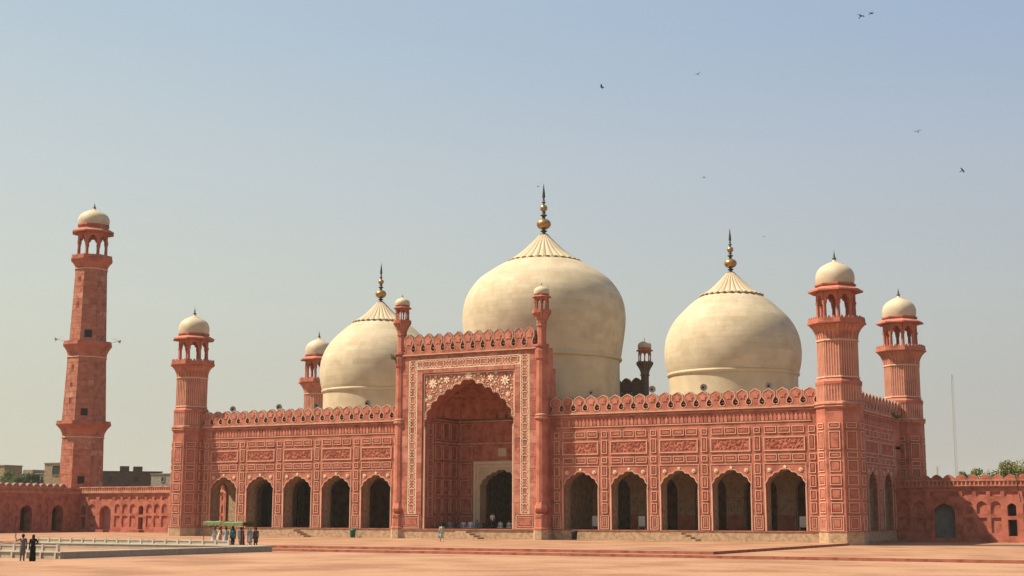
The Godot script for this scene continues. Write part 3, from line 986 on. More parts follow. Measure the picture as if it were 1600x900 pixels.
	for y in [10.4, 12.9]:
		sc.box(-5.7, y, -6.2, 5.7, y + 0.14, -6.08)
		for sg in [-1.0, 1.0]: sc.box(minf(sg * 5.72, sg * 5.6), y, -6.08, maxf(sg * 5.72, sg * 5.6), y + 0.14, -0.9)
	part("string_course", sc.mesh(), o)
	for q in [[-5.5, 1.5], [-4.9, 1.1]]:
		pass
	for yy in [[1.15, 2.4], [2.7, 4.4], [4.7, 6.4], [6.7, 8.3], [8.6, 10.2], [10.75, 12.7]]:
		var hh := snappedf(yy[1] - yy[0], 0.01)
		for sg in [-1, 1]:
			part("recess_panel", panel_mesh(1.5, hh, false, true), o, Vector3(sg * 4.6 - 0.75, yy[0], -6.2))
			for k in 3:
				var z := -1.2 - k * 1.65
				part("recess_panel", panel_mesh(1.35, hh, false, true), o, Vector3(sg * 5.72, yy[0], z if sg < 0 else z - 1.35), -sg * PI / 2)
	var dr := MB.new(M.marble_inner)
	dr.face(arched_plate(-3.6, 3.6, FL, 8.5, darch), -5.95)
	var dpath := arch_path(darch, FL)
	dpath.reverse()
	dr.sides(dpath, -7.4, -5.95, false)
	dr.quad(Vector3(-3.6, FL, -6.2), Vector3(-3.6, FL, -5.95), Vector3(-3.6, 8.5, -5.95), Vector3(-3.6, 8.5, -6.2))
	dr.quad(Vector3(3.6, FL, -5.95), Vector3(3.6, FL, -6.2), Vector3(3.6, 8.5, -6.2), Vector3(3.6, 8.5, -5.95))
	dr.quad(Vector3(-3.6, 8.5, -5.95), Vector3(3.6, 8.5, -5.95), Vector3(3.6, 8.5, -6.2), Vector3(-3.6, 8.5, -6.2))
	dr.face(arched_plate(-5.72, 5.72, FL, 13.2, darch), -7.4, false)
	part("marble_doorway", dr.mesh(), o)
	var df := MB.new(M.inlay)
	df.frame(-3.45, FL - 0.4, 3.45, 8.35, 0.14, -5.95, -5.88)
	df.frame(-3.0, FL - 0.4, 3.0, 7.95, 0.09, -5.95, -5.9)
	part("doorway_frame", df.mesh(), o)
	var pq := MB.new(M.marble_inner)
	pq.tablet(-0.55, 8.95, 0.6, 9.95, -6.2, -6.1, 0.06)
	part("plaque", pq.mesh(), o)
	# masonry that carries the vault behind the screen
	var mass := MB.new(M.sand_dark)
	mass.box(-6.1, 13.0, -7.4, 6.1, 18.2, -6.3)
	mass.box(-6.1, 13.0, -6.3, -5.8, 18.2, -0.6)
	mass.box(5.8, 13.0, -6.3, 6.1, 18.2, -0.6)
	mass.box(-6.1, 18.2, -7.4, 6.1, 18.6, -0.6)
	part("vault_housing", mass.mesh(), o)
	for sg in [-1, 1]: turret(m, true, Vector3(sg * 8.78, 0, 1.1), M.sand)

func three_sided_steps(parent: Node, cx: float, z0: float):
	for k in 5:
		var b := MB.new(M.beige)
		var hw := 0.65 + 0.52 * k
		b.box(-hw, 0.004 * k, 0.0, hw, FL - 0.21 * (k + 1), 1.15 + 0.07 * k)
		part("step", b.mesh(), parent, Vector3(cx, 0, z0))

func build_mosque():
	var m := thing("mosque", "red sandstone mosque with three cream marble domes and arcaded front", "mosque")
	# plinth and floor
	var b := MB.new(M.beige)
	b.box(-40, -0.45, -25.6, 40, FL - 0.09, 0.14)
	b.box(-9.4, -0.45, 0.141, 9.4, FL - 0.09, 1.62)
	b.use(M.sand_dark).box(-40.05, FL - 0.088, -25.65, 40.05, FL - 0.002, 0.2)
	b.box(-9.5, FL - 0.087, 0.201, 9.5, FL - 0.001, 1.72)
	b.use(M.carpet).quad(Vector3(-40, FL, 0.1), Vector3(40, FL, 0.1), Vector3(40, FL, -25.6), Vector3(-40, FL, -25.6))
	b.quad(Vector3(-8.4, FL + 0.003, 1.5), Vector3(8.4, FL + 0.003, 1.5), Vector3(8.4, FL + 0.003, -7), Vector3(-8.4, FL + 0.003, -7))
	var pl := part("plinth", b.mesh(), m)
	for x in [-23.6, 23.6]: three_sided_steps(pl, x, 0.2)
	three_sided_steps(pl, 0.0, 1.72)
	# front arcade
	var s := 5.4512; var a := 12.7
	for sg in [-1, 1]:
		for i in 5:
			var right_most: bool = (sg > 0 and i == 4) or (sg < 0 and i == 0)
			bay(m, s, Vector3(sg * (a + i * s), 0, 0), 0.0, i + (sg + 1), true, right_most)
		var e := MB.new(M.sand)
		var x0 := a - s / 2; var x1 := a + 4.5 * s
		e.box(minf(sg * 8.5, sg * x0), FL, -1.9, maxf(sg * 8.5, sg * x0), TOP, 0.0)
		part("end_wall", e.mesh(), m)
		e = MB.new(M.sand)
		e.box(minf(sg * x1, sg * 40.0), FL, -1.9, maxf(sg * x1, sg * 40.0), TOP, 0.0)
		part("end_wall", e.mesh(), m)
		var mid: float = sg * (9.25 + 37.9) / 2.0
		var par := part("parapet", cornice_mesh(37.9 - 9.25), m, Vector3(mid, 0, 0))
		merlon_row(par, Vector3(-(37.9 - 9.25) / 2, 13.07, 0.14), Vector3.RIGHT, 0.0, 21, (37.9 - 9.25) / 21.0, 1.72)
	# side walls with pointed arches
	for sg in [-1, 1]:
		for i in 3:
			bay(m, 6.3, Vector3(sg * 40.0, 0, -4.9 - i * 6.3), sg * PI / 2, i, true, i == 2, 1.75)
			if sg < 0 and i > 0:
				var dl := MB.new(M.wood)
				dl.box(-38.3, FL, -7.0 - i * 6.3, -38.2, 7.1, -2.8 - i * 6.3)
				part("side_door", dl.mesh(), m)
		var e := MB.new(M.sand)
		e.box(minf(sg * 38.1, sg * 40.0), FL, -25.6, maxf(sg * 38.1, sg * 40.0), TOP, -20.65)
		part("end_wall", e.mesh(), m)
		var par := part("parapet", cornice_mesh(21.6), m, Vector3(sg * 40.0, 0, -12.9), sg * PI / 2)
		merlon_row(par, Vector3(-10.8, 13.07, 0.14), Vector3.RIGHT, 0.0, 16, 1.35, 1.72)
	# rear wall and the parapet of the rear portal
	var rw := MB.new(M.sand_dark)
	rw.box(-40, FL, -25.6, 40, TOP, -24.6)
	part("rear_wall", rw.mesh(), m)
	var rp := MB.new(M.weathered)
	rp.box(-8.6, 13.0, -26.4, 8.6, 17.2, -25.2)
	var rpo := part("rear_portal", rp.mesh(), m)
	var rm := MB.new(M.weathered)
	rm.prism(PackedVector2Array([Vector2(-0.52, 0), Vector2(0.52, 0), Vector2(0.62, 0.4), Vector2(0.62, 1.3), Vector2(0.45, 1.6), Vector2(0.2, 1.8), Vector2(0, 1.88), Vector2(-0.2, 1.8), Vector2(-0.45, 1.6), Vector2(-0.62, 1.3), Vector2(-0.62, 0.4)]), -0.5, 0.0)
	var rmm := rm.mesh()
	for i in 13: part("merlon", rmm, rpo, Vector3(-8.0 + i * 1.333, 17.2, -25.3))
	for sg in [-1, 1]:
		var rt := turret(m, false, Vector3(sg * 8.95, -2.95, -25.9), M.weathered)
	# inside: arcade wall, dado, ceiling
	for sg in [-1, 1]:
		for i in 5:
			var w := MB.new(M.plaster)
			var ar := arch_curve(1.75, 5.0, 6.8, 0, 0)
			var plate := arched_plate(-s / 2, s / 2, FL, 9.6, ar)
			w.prism(plate, -0.8, 0.0)
			var io := part("inner_arcade", w.mesh(), m, Vector3(sg * (a + i * s), 0, -8.6))
			for q in [[-s / 2, -1.85], [1.85, s / 2]]:
				var dd := MB.new(M.sand_dark)
				dd.box(q[0], FL, 0.0, q[1], 2.55, 0.05)
				part("dado", dd.mesh(), io)
			for q in [-s / 2 + 0.1, 1.9]:
				for yy in [[2.75, 1.5], [4.45, 1.7], [6.4, 1.9]]:
					var nf := MB.new(M.niche)
					nf.frame(0, 0, 0.72, yy[1], 0.1, 0.0, 0.07)
					part("niche_frame", nf.mesh(), io, Vector3(q, yy[0], 0))
		var iw := MB.new(M.plaster)
		iw.box(minf(sg * 7.2, sg * 9.97), FL, -24.6, maxf(sg * 7.2, sg * 9.97), 9.6, -1.9)
		part("cross_wall", iw.mesh(), m)
	var ce := MB.new(M.plaster)
	for sg in [-1, 1]: ce.box(minf(sg * 7.2, sg * 40), 9.6, -24.6, maxf(sg * 7.2, sg * 40), 9.9, -1.9)
	ce.box(-7.2, 13.25, -24.6, 7.2, 13.45, -7.4)
	part("ceiling", ce.mesh(), m)
	var rf := MB.new(M.roof)
	for sg in [-1, 1]: rf.box(minf(sg * 9.2, sg * 39.6), 12.6, -25.5, maxf(sg * 9.2, sg * 39.6), 13.0, -0.9)
	rf.box(-9.2, 13.5, -25.5, 9.2, 13.7, -7.3)
	part("roof", rf.mesh(), m)
	build_portal(m)
	# four corner towers
	var t0 := corner_tower(m)
	t0.position = Vector3(40, 0, 0)
	for q in [Vector3(-40, 0, 0), Vector3(40, 0, -25.69), Vector3(-40, 0, -25.69)]:
		var t: Node3D = t0.duplicate()
		m.add_child(t, true)
		t.position = q
	# domes
	var big := [Vector2(9.1, 20.6), Vector2(9.3, 21.8), Vector2(9.55, 23.4), Vector2(9.76, 25.2), Vector2(9.72, 26.6), Vector2(9.42, 28.0), Vector2(8.75, 29.3), Vector2(7.75, 30.5), Vector2(6.5, 31.4), Vector2(5.1, 32.25), Vector2(3.9, 32.72)]
	marble_dome(m, Vector3(0, 0, -16.43), big, 9.0, 18.0, [Vector2(4.32, 32.72), Vector2(3.45, 33.3), Vector2(2.55, 34.0), Vector2(1.65, 34.85), Vector2(1.0, 35.5), Vector2(0.6, 35.95)], 42.44, 140, 11, 1.0)
	var side := [Vector2(7.1, 17.75), Vector2(7.35, 18.5), Vector2(7.52, 19.5), Vector2(7.55, 20.6), Vector2(7.4, 21.8), Vector2(6.98, 23.0), Vector2(6.3, 24.1), Vector2(5.35, 25.1), Vector2(4.3, 26.08), Vector2(3.1, 26.85)]
	var sl := [Vector2(3.45, 26.85), Vector2(2.7, 27.3), Vector2(1.95, 27.9), Vector2(1.2, 28.65), Vector2(0.5, 29.4)]
	marble_dome(m, Vector3(23.6, 0, -16.5), side, 7.08, 15.5, sl, 34.6, 90, 12, 0.8)
	marble_dome(m, Vector3(-23.6, 0, -16.5), side, 7.08, 15.5, sl, 34.6, 70, 13, 0.8)
	var ob := MB.new(M.weathered)
	ob.oct([Vector2(11.2, 12.9), Vector2(11.2, 15.0), Vector2(10.9, 15.3), Vector2(9.0, 15.31)], Vector3(0, 0, -16.43))
	part("drum_base", ob.mesh(), m)

# ---------------------------------------------------------------- minaret
func build_minaret():
	var at := Vector3(-82.0, 0, -23.8)
	var o := thing("minaret", "tall tapering octagonal minaret of red sandstone blocks with three balconies", "minaret", at)
	var stages := [[3.55, 0.0, 3.22, 13.9], [3.42, 16.2, 3.02, 25.95], [2.9, 28.3, 2.5, 39.5]]
	var core := MB.new(M.tower_b)
	for s in stages: core.oct([Vector2(s[0] - 0.045, s[1]), Vector2(s[2] - 0.045, s[3])])
	part("core", core.mesh(), o)
	var r := RandomNumberGenerator.new()
	r.seed = 21
	var mats := [M.tower_a, M.tower_a, M.tower_b, M.tower_a, M.tower_b, M.tower_a, M.tower_b, M.tower_a, M.tower_c]
	var hidden := MB.new(M.tower_a)
	for st in stages:
		var n := int(round((st[3] - st[1]) / 0.9))
		for k in n:
			var y0 := lerpf(st[1], st[3], float(k) / n); var y1 := lerpf(st[1], st[3], float(k + 1) / n)
			var R0 := lerpf(st[0], st[2], float(k) / n); var R1 := lerpf(st[0], st[2], float(k + 1) / n)
			for i in 8:
				var t := TAU * i / 8.0
				var seen: bool = i in [0, 1, 2]
				var cuts: Array = [-1.0, 1.0]
				if r.randf() < 0.55: cuts = [-1.0, r.randf_range(-0.5, 0.5), 1.0]
				for q in cuts.size() - 1:
					var b: MB = hidden
					if seen:
						b = MB.new(mats[r.randi() % mats.size()])
					b.xf = Transform3D(Basis(Vector3.UP, t), Vector3.ZERO)
					var a0 := R0 * cos(PI / 8); var a1 := R1 * cos(PI / 8)
					var f := tan(PI / 8)
					var g := 0.02
					var u0: float = cuts[q]; var u1: float = cuts[q + 1]
					var p := r.randf_range(0.004, 0.016)
					var A := Vector3(u0 * a0 * f + g, y0 + g, a0 + p); var B := Vector3(u1 * a0 * f - g, y0 + g, a0 + p)
					var C := Vector3(u1 * a1 * f - g, y1 - g, a1 + p); var D := Vector3(u0 * a1 * f + g, y1 - g, a1 + p)
					var back := Vector3(0, 0, -0.05)
					b.quad(A, B, C, D)
					b.quad(A + back, B + back, B, A); b.quad(D, C, C + back, D + back)
					b.quad(A, D, D + back, A + back); b.quad(B + back, C + back, C, B)
					b.xf = Transform3D.IDENTITY
					if seen and y1 > 5.5: part("stone_block", b.mesh(), o)
	var ho := part("masonry", hidden.mesh(), o)
	ho.set_meta("kind", "stuff")
	for q in [[13.85, 3.22, 15.75, 4.3, 16.3], [25.9, 3.02, 27.75, 3.85, 28.35], [39.45, 2.5, 40.9, 3.3, 41.6]]:
		var c := MB.new(M.line)
		c.oct([Vector2(q[1], q[0] - 0.05), Vector2(q[1] + 0.13, q[0]), Vector2(q[1] + 0.13, q[0] + 0.12), Vector2(q[1] + 0.03, q[0] + 0.17)])
		var h: float = q[2] - q[0]
		var dr: float = q[3] - q[1]
		c.use(M.sand).oct([Vector2(q[1] + 0.03, q[0] + 0.17), Vector2(q[1] + dr * 0.15, q[0] + h * 0.4), Vector2(q[1] + dr * 0.45, q[0] + h * 0.72), Vector2(q[3] - 0.08, q[2])])
		c.oct([Vector2(q[3] - 0.08, q[2]), Vector2(q[3], q[2] + 0.03), Vector2(q[3], q[2] + 0.2), Vector2(q[3] - 0.08, q[2] + 0.22), Vector2(q[3] - 0.08, q[4]), Vector2(q[3] - 0.22, q[4]), Vector2(q[3] - 0.22, q[2] + 0.22), Vector2(0.02, q[2] + 0.22)])
		part("balcony", c.mesh(), o)
	# dark doorways and slits
	for q in [[1, 7.0, 1.0, 1.1, 3.45], [1, 16.8, 1.0, 1.35, 3.36], [1, 28.6, 1.1, 1.4, 2.86], [0, 33.6, 0.2, 0.7, 2.72], [0, 37.6, 0.2, 0.6, 2.58], [0, 24.0, 0.2, 0.7, 3.1], [0, 19.0, 0.2, 0.7, 3.3], [0, 21.5, 0.2, 0.5, 3.2]]:
		var w := MB.new(M.black)
		w.box(-q[2] / 2, 0, -0.3, q[2] / 2, q[3], 0.03)
		w.use(M.sand_dark).frame(-q[2] / 2 - 0.1, -0.1, q[2] / 2 + 0.1, q[3] + 0.1, 0.1, -0.1, 0.06)
		var t: float = TAU * q[0] / 8.0
		var ap: float = q[4] * cos(PI / 8)
		part("opening", w.mesh(), o, Vector3(sin(t) * ap, q[1], cos(t) * ap), t)
	kiosk(o, Vector3(0, 41.15, 0), 2.25, 45.3, 3.3, 46.5, 2.36, 48.95, 50.2, M.cupola)
	# floodlights on brackets at the middle balcony
	for sg in [-1.0, 1.0]:
		var fl := MB.new(M.grey_metal)
		var dirv: Vector3 = Vector3(0.69, 0, -0.72) * sg
		var e: Vector3 = dirv * 4.6 + Vector3(0, 28.75, 0)
		fl.tube(dirv * 3.6 + Vector3(0, 28.5, 0), e, 0.03, 0.03)
		fl.tube(dirv * 3.6 + Vector3(0, 29.1, 0), e, 0.022, 0.022)
		fl.tube(e - Vector3(0, 0.25, 0), e + Vector3(0, 0.15, 0) + dirv * 0.2, 0.2, 0.1, 8)
		part("floodlight_bracket", fl.mesh(), o)

# ---------------------------------------------------------------- walls of the court
# wall face along local x from 0 to len, looking to local +z
func niche_cell(b: MB, x0: float, x1: float, y0: float, y1: float, nx0: float, nx1: float, ny0: float, ny1: float, arched: bool, depth: float, front: Material, back: Material):
	b.use(front)
	var cx := (nx0 + nx1) / 2
	b.quad(Vector3(x0, y0, 0), Vector3(nx0, y0, 0), Vector3(nx0, y1, 0), Vector3(x0, y1, 0))
	b.quad(Vector3(nx1, y0, 0), Vector3(x1, y0, 0), Vector3(x1, y1, 0), Vector3(nx1, y1, 0))
	if ny0 > y0: b.quad(Vector3(nx0, y0, 0), Vector3(nx1, y0, 0), Vector3(nx1, ny0, 0), Vector3(nx0, ny0, 0))
	var hw := (nx1 - nx0) / 2
	var path := PackedVector2Array([Vector2(nx0, ny0)])
	if arched:
		var ar := arch_curve(hw, ny1 - hw * 0.95, ny1, 0, 0)
		for q in ar: path.append(q + Vector2(cx, 0))
		var pl := PackedVector2Array([Vector2(nx1, y1), Vector2(nx0, y1)])
		for q in ar: pl.append(q + Vector2(cx, 0))
		b.face(pl, 0)
	else:
		path.append(Vector2(nx0, ny1)); path.append(Vector2(nx1, ny1))
		b.quad(Vector3(nx0, ny1, 0), Vector3(nx1, ny1, 0), Vector3(nx1, y1, 0), Vector3(nx0, y1, 0))
	path.append(Vector2(nx1, ny0))
	var rev := path.duplicate()
	rev.reverse()
	b.sides(rev, -depth, 0.0, true)
	b.use(back).face(path, -depth)

func court_wall(o: Node3D, len: float, cols: Array, shift: float, caps: bool, caps_to: float):
	# cols: [x0, x1, kind]; what they leave free is filled with niches
	var b := MB.new(M.wall_red)
	var yb := -0.45
	b.box(0, yb, -4.0, len, 0.2, 0.14)
	var done := 0.0
	var bounds: Array = []
	for c in cols:
		if c[0] > done + 0.05: bounds.append([done, c[0], ""])
		bounds.append(c)
		done = c[1]
	if done < len: bounds.append([done, len, ""])
	var doors: Array = []
	for c in bounds:
		if c[2] == "":
			var n := maxi(1, int(round((c[1] - c[0]) / 1.52)))
			for k in n:
				var x0: float = lerpf(c[0], c[1], float(k) / n); var x1: float = lerpf(c[0], c[1], float(k + 1) / n)
				var e: float = (x1 - x0) * 0.14
				niche_cell(b, x0, x1, 0.2, 2.5, x0 + e, x1 - e, 0.75, 2.32, false, 0.13, M.wall_red, M.wall_red2)
				niche_cell(b, x0, x1, 2.5, 4.25, x0 + e, x1 - e, 2.72, 4.03, true, 0.15, M.wall_red, M.wall_red2)
				niche_cell(b, x0, x1, 4.25, 5.2, x0 + e, x1 - e, 4.5, 5.0, false, 0.12, M.wall_red, M.wall_red2)
		elif c[2] == "arch":
			var mid: float = (c[0] + c[1]) / 2
			niche_cell(b, c[0], c[1], 0.2, 4.25, mid - 1.08, mid + 1.08, 0.2, 3.82, true, 0.9, M.wall_red, c[3])
			niche_cell(b, c[0], c[1], 4.25, 5.2, c[0] + 0.35, c[1] - 0.35, 4.5, 5.0, false, 0.12, M.wall_red, M.wall_red2)
		elif c[2] == "window":
			var mid: float = (c[0] + c[1]) / 2
			niche_cell(b, c[0], c[1], 0.2, 2.3, mid - 0.44, mid + 0.44, 0.45, 2.12, false, 0.8, M.wall_red, M.black)
			niche_cell(b, c[0], c[1], 2.3, 4.25, mid - 0.44, mid + 0.44, 2.5, 3.8, true, 0.8, M.wall_red, M.black)
			niche_cell(b, c[0], c[1], 4.25, 5.2, c[0] + 0.2, c[1] - 0.2, 4.5, 5.0, false, 0.12, M.wall_red, M.wall_red2)
		elif c[2] == "tall":
			var mid: float = (c[0] + c[1]) / 2
			niche_cell(b, c[0], c[1], 0.2, 5.2, mid - 1.05, mid + 1.05, 0.2, 3.85, true, 1.6, M.wall_red, M.black)
	b.use(M.wall_red).box(0, 5.2, -4.0, len, 5.42, 0.0)
	b.box(0, 0.2, -4.0, len, 5.2, -1.65)
	part("wall_face", b.mesh(), o)
	var c2 := MB.new(M.wall_pale)
	c2.box(0, 5.423, -4.0, len, 5.56, 0.1)
	c2.box(0, 5.563, -4.0, len, 5.7 + shift, 0.2)
	part("cornice", c2.mesh(), o)
	var bl := MB.new(M.wall_red)
	bl.box(0, 5.703 + shift, -0.75, len, 6.28 + shift, 0.02)
	bl.use(M.wall_pale)
	var n := int(len / 0.42)
	for i in n:
		var x := len * (i + 0.5) / n
		bl.box(x - 0.07, 5.703 + shift, 0.02, x + 0.07, 6.12 + shift, 0.12)
	bl.box(0, 6.123 + shift, 0.02, len, 6.28 + shift, 0.15)
	var bo := part("balustrade", bl.mesh(), o)
	bo.set_meta("kind", "stuff")
	if caps:
		var cp := MB.new(M.wall_red)
		var prof := PackedVector2Array([Vector2(-0.6, 0), Vector2(0.6, 0), Vector2(0.58, 0.12), Vector2(0.4, 0.32), Vector2(0.2, 0.46), Vector2(0, 0.54), Vector2(-0.2, 0.46), Vector2(-0.4, 0.32), Vector2(-0.58, 0.12)])
		cp.face(prof, 0.0); cp.face(prof, -0.7, false)
		cp.use(M.grey_top).sides(prof, -0.7, 0.0)
		var cm := cp.mesh()
		var k := 0
		while 0.62 + k * 1.24 < caps_to:
			part("coping_cap", cm, o, Vector3(0.62 + k * 1.24, 6.283 + shift, 0.05))
			k += 1

func build_court_walls():
	var r := thing("court_wall", "red court wall with rounded coping caps joining the hall's sunless side wall", "wall", Vector3(40.0, 0, -20.5))
	court_wall(r, 42.0, [[3.3, 6.7, "arch", M.door_grey], [10.9, 12.65, "window"], [15.8, 19.2, "arch", M.door_pink], [22.0, 23.75, "window"], [27.0, 30.4, "arch", M.door_grey], [34.0, 35.75, "window"]], -0.05, true, 41.5)
	var cb := MB.new(M.black)
	cb.tube(Vector3(12.35, 6.5, 0.25), Vector3(12.75, 3.9, 0.2), 0.035, 0.035, 5)
	cb.tube(Vector3(12.3, 7.0, 0.2), Vector3(12.35, 6.5, 0.25), 0.035, 0.035, 5)
	part("cable", cb.mesh(), r)
	var l := thing("court_wall", "sunlit red niche wall between the minaret and the arcaded hall, pink blind doorway", "wall", Vector3(-78.7, 0, -20.5))
	court_wall(l, 38.7, [[0.15, 1.4, "window"], [3.55, 6.75, "arch", M.door_pink], [11.15, 12.8, "window"], [20.0, 23.2, "arch", M.door_pink], [28.0, 29.7, "window"]], 0.2, false, 0.0)
	for x in [5.15, 11.97]:
		var s := MB.new(M.kerb)
		s.prism(PackedVector2Array([Vector2(-2.6, -0.2), Vector2(0.8, -0.2), Vector2(0.8, 0.38), Vector2(-0.8, 0.38)]), 0.141, 1.15)
		part("door_ramp", s.mesh(), l, Vector3(x, 0, 0))
	var sd := thing("court_wall", "shaded red side wall with dark arched openings below the minaret", "wall", Vector3(-78.7, 0, 100.0), PI / 2)
	var cols: Array = []
	# local x runs from z = 100 towards z = -20.5
	var z := -16.4
	var list: Array = []
	while z < 95.0:
		list.append(100.0 - z)
		z += 5.8
	list.reverse()
	for x in list: cols.append([x - 1.6, x + 1.6, "tall"])
	court_wall(sd, 120.5, cols, 0.05, true, 117.5)

# ---------------------------------------------------------------- ground
func build_ground():
	var b := MB.new(M.earth)
	b.quad(Vector3(-2500, -0.9, 2500), Vector3(2500, -0.9, 2500), Vector3(2500, -0.9, -2500), Vector3(-2500, -0.9, -2500))
	structure("ground", b.mesh())
	var c := MB.new(M.paving_low)
	c.box(-78.7, -0.85, -24.4, 82, -0.40, 240)
	structure("court_paving", c.mesh())
	# middle step and the terrace before the hall
	var d := MB.new(M.paving)
	d.box(-78.5, -0.39, -20.6, 81.8, -0.204, 39.1)
	d.use(M.kerb).box(-78.5, -0.394, 39.101, 81.8, -0.2, 39.35)
	structure("lower_terrace", d.mesh())
	var e := MB.new(M.paving)
	e.box(-78.4, -0.2, -20.55, 40.7, -0.004, 36.9)
	e.use(M.kerb).box(-78.4, -0.198, 36.901, 41.0, 0.0, 37.2)
	e.box(40.701, -0.198, 2.0, 41.0, 0.0, 36.9)
	structure("terrace", e.mesh())

# ---------------------------------------------------------------- pool with marble railing
func railing(o: Node3D, from: Vector3, along: Vector3, turn: float, n: int, pitch: float, h: float):
	var b := MB.new(M.white_marble2)
	b.box(0.06, 0.05, -0.05, pitch - 0.06, h - 0.08, 0.02)
	b.use(M.white_marble).frame(0.1, 0.09, pitch - 0.1, h - 0.11, 0.07, 0.02, 0.06)
	b.box(0.0, h - 0.08, -0.09, pitch, h, 0.09)
	b.box(0.0, 0.0, -0.09, pitch, 0.05, 0.09)
	var pm := b.mesh()
	var p := MB.new(M.white_marble)
	p.box(-0.09, 0, -0.11, 0.09, h + 0.05, 0.11)
	var qm := p.mesh()
	for i in n:
		part("rail_panel", pm, o, from + along * (i * pitch), turn)
		part("rail_post", qm, o, from + along * (i * pitch), turn)
	part("rail_post", qm, o, from + along * (n * pitch), turn)

func build_pool():
	var o := thing("pool", "raised marble pool enclosure with low panelled railing in the paved court", "pool", Vector3(0, -0.4, 0))
	var x0 := -21.0; var x1 := 5.05; var z0 := 40.8; var z1 := 63.2
	var b := MB.new(M.white_marble2)
	for q in [[x0, z1 - 0.6, x1, z1], [x0, z0, x1, z0 + 0.6], [x1 - 0.6, z0 + 0.6, x1, z1 - 0.6], [x0, z0 + 0.6, x0 + 0.6, z1 - 0.6]]:
		b.box(q[0], 0, q[1], q[2], 0.40, q[3])
	part("basin_wall", b.mesh(), o)
	var c := MB.new(M.white_marble)
	c.box(x0 - 0.08, 0.4, z1 - 0.66, x1 + 0.08, 0.47, z1 + 0.08)
	c.box(x0 - 0.08, 0.4, z0 - 0.08, x1 + 0.08, 0.47, z0 + 0.66)
	c.box(x1 - 0.66, 0.4, z0 + 0.66, x1 + 0.08, 0.47, z1 - 0.66)
	c.box(x0 - 0.08, 0.4, z0 + 0.66, x0 + 0.66, 0.47, z1 - 0.66)
	part("coping", c.mesh(), o)
	var w := MB.new(M.paving)
	w.box(x0 + 0.6, 0.0, z0 + 0.6, x1 - 0.6, 0.05, z1 - 0.6)
	part("basin_floor", w.mesh(), o)
	railing(o, Vector3(x1 - 0.4, 0.47, z1 - 0.15), Vector3.LEFT, PI, 18, 1.35, 0.42)
	railing(o, Vector3(x1 - 4.2, 0.47, z0 + 0.3), Vector3.LEFT, PI, 16, 1.35, 0.36)
	# upright relief brackets along the sunlit front
	var k := MB.new(M.white_marble)
	k.box(-0.07, 0, 0, 0.07, 0.4, 0.1)
	var km := k.mesh()
	for i in 18: part("bracket", km, o, Vector3(x1 - 0.4 - i * 1.35, 0, z1))

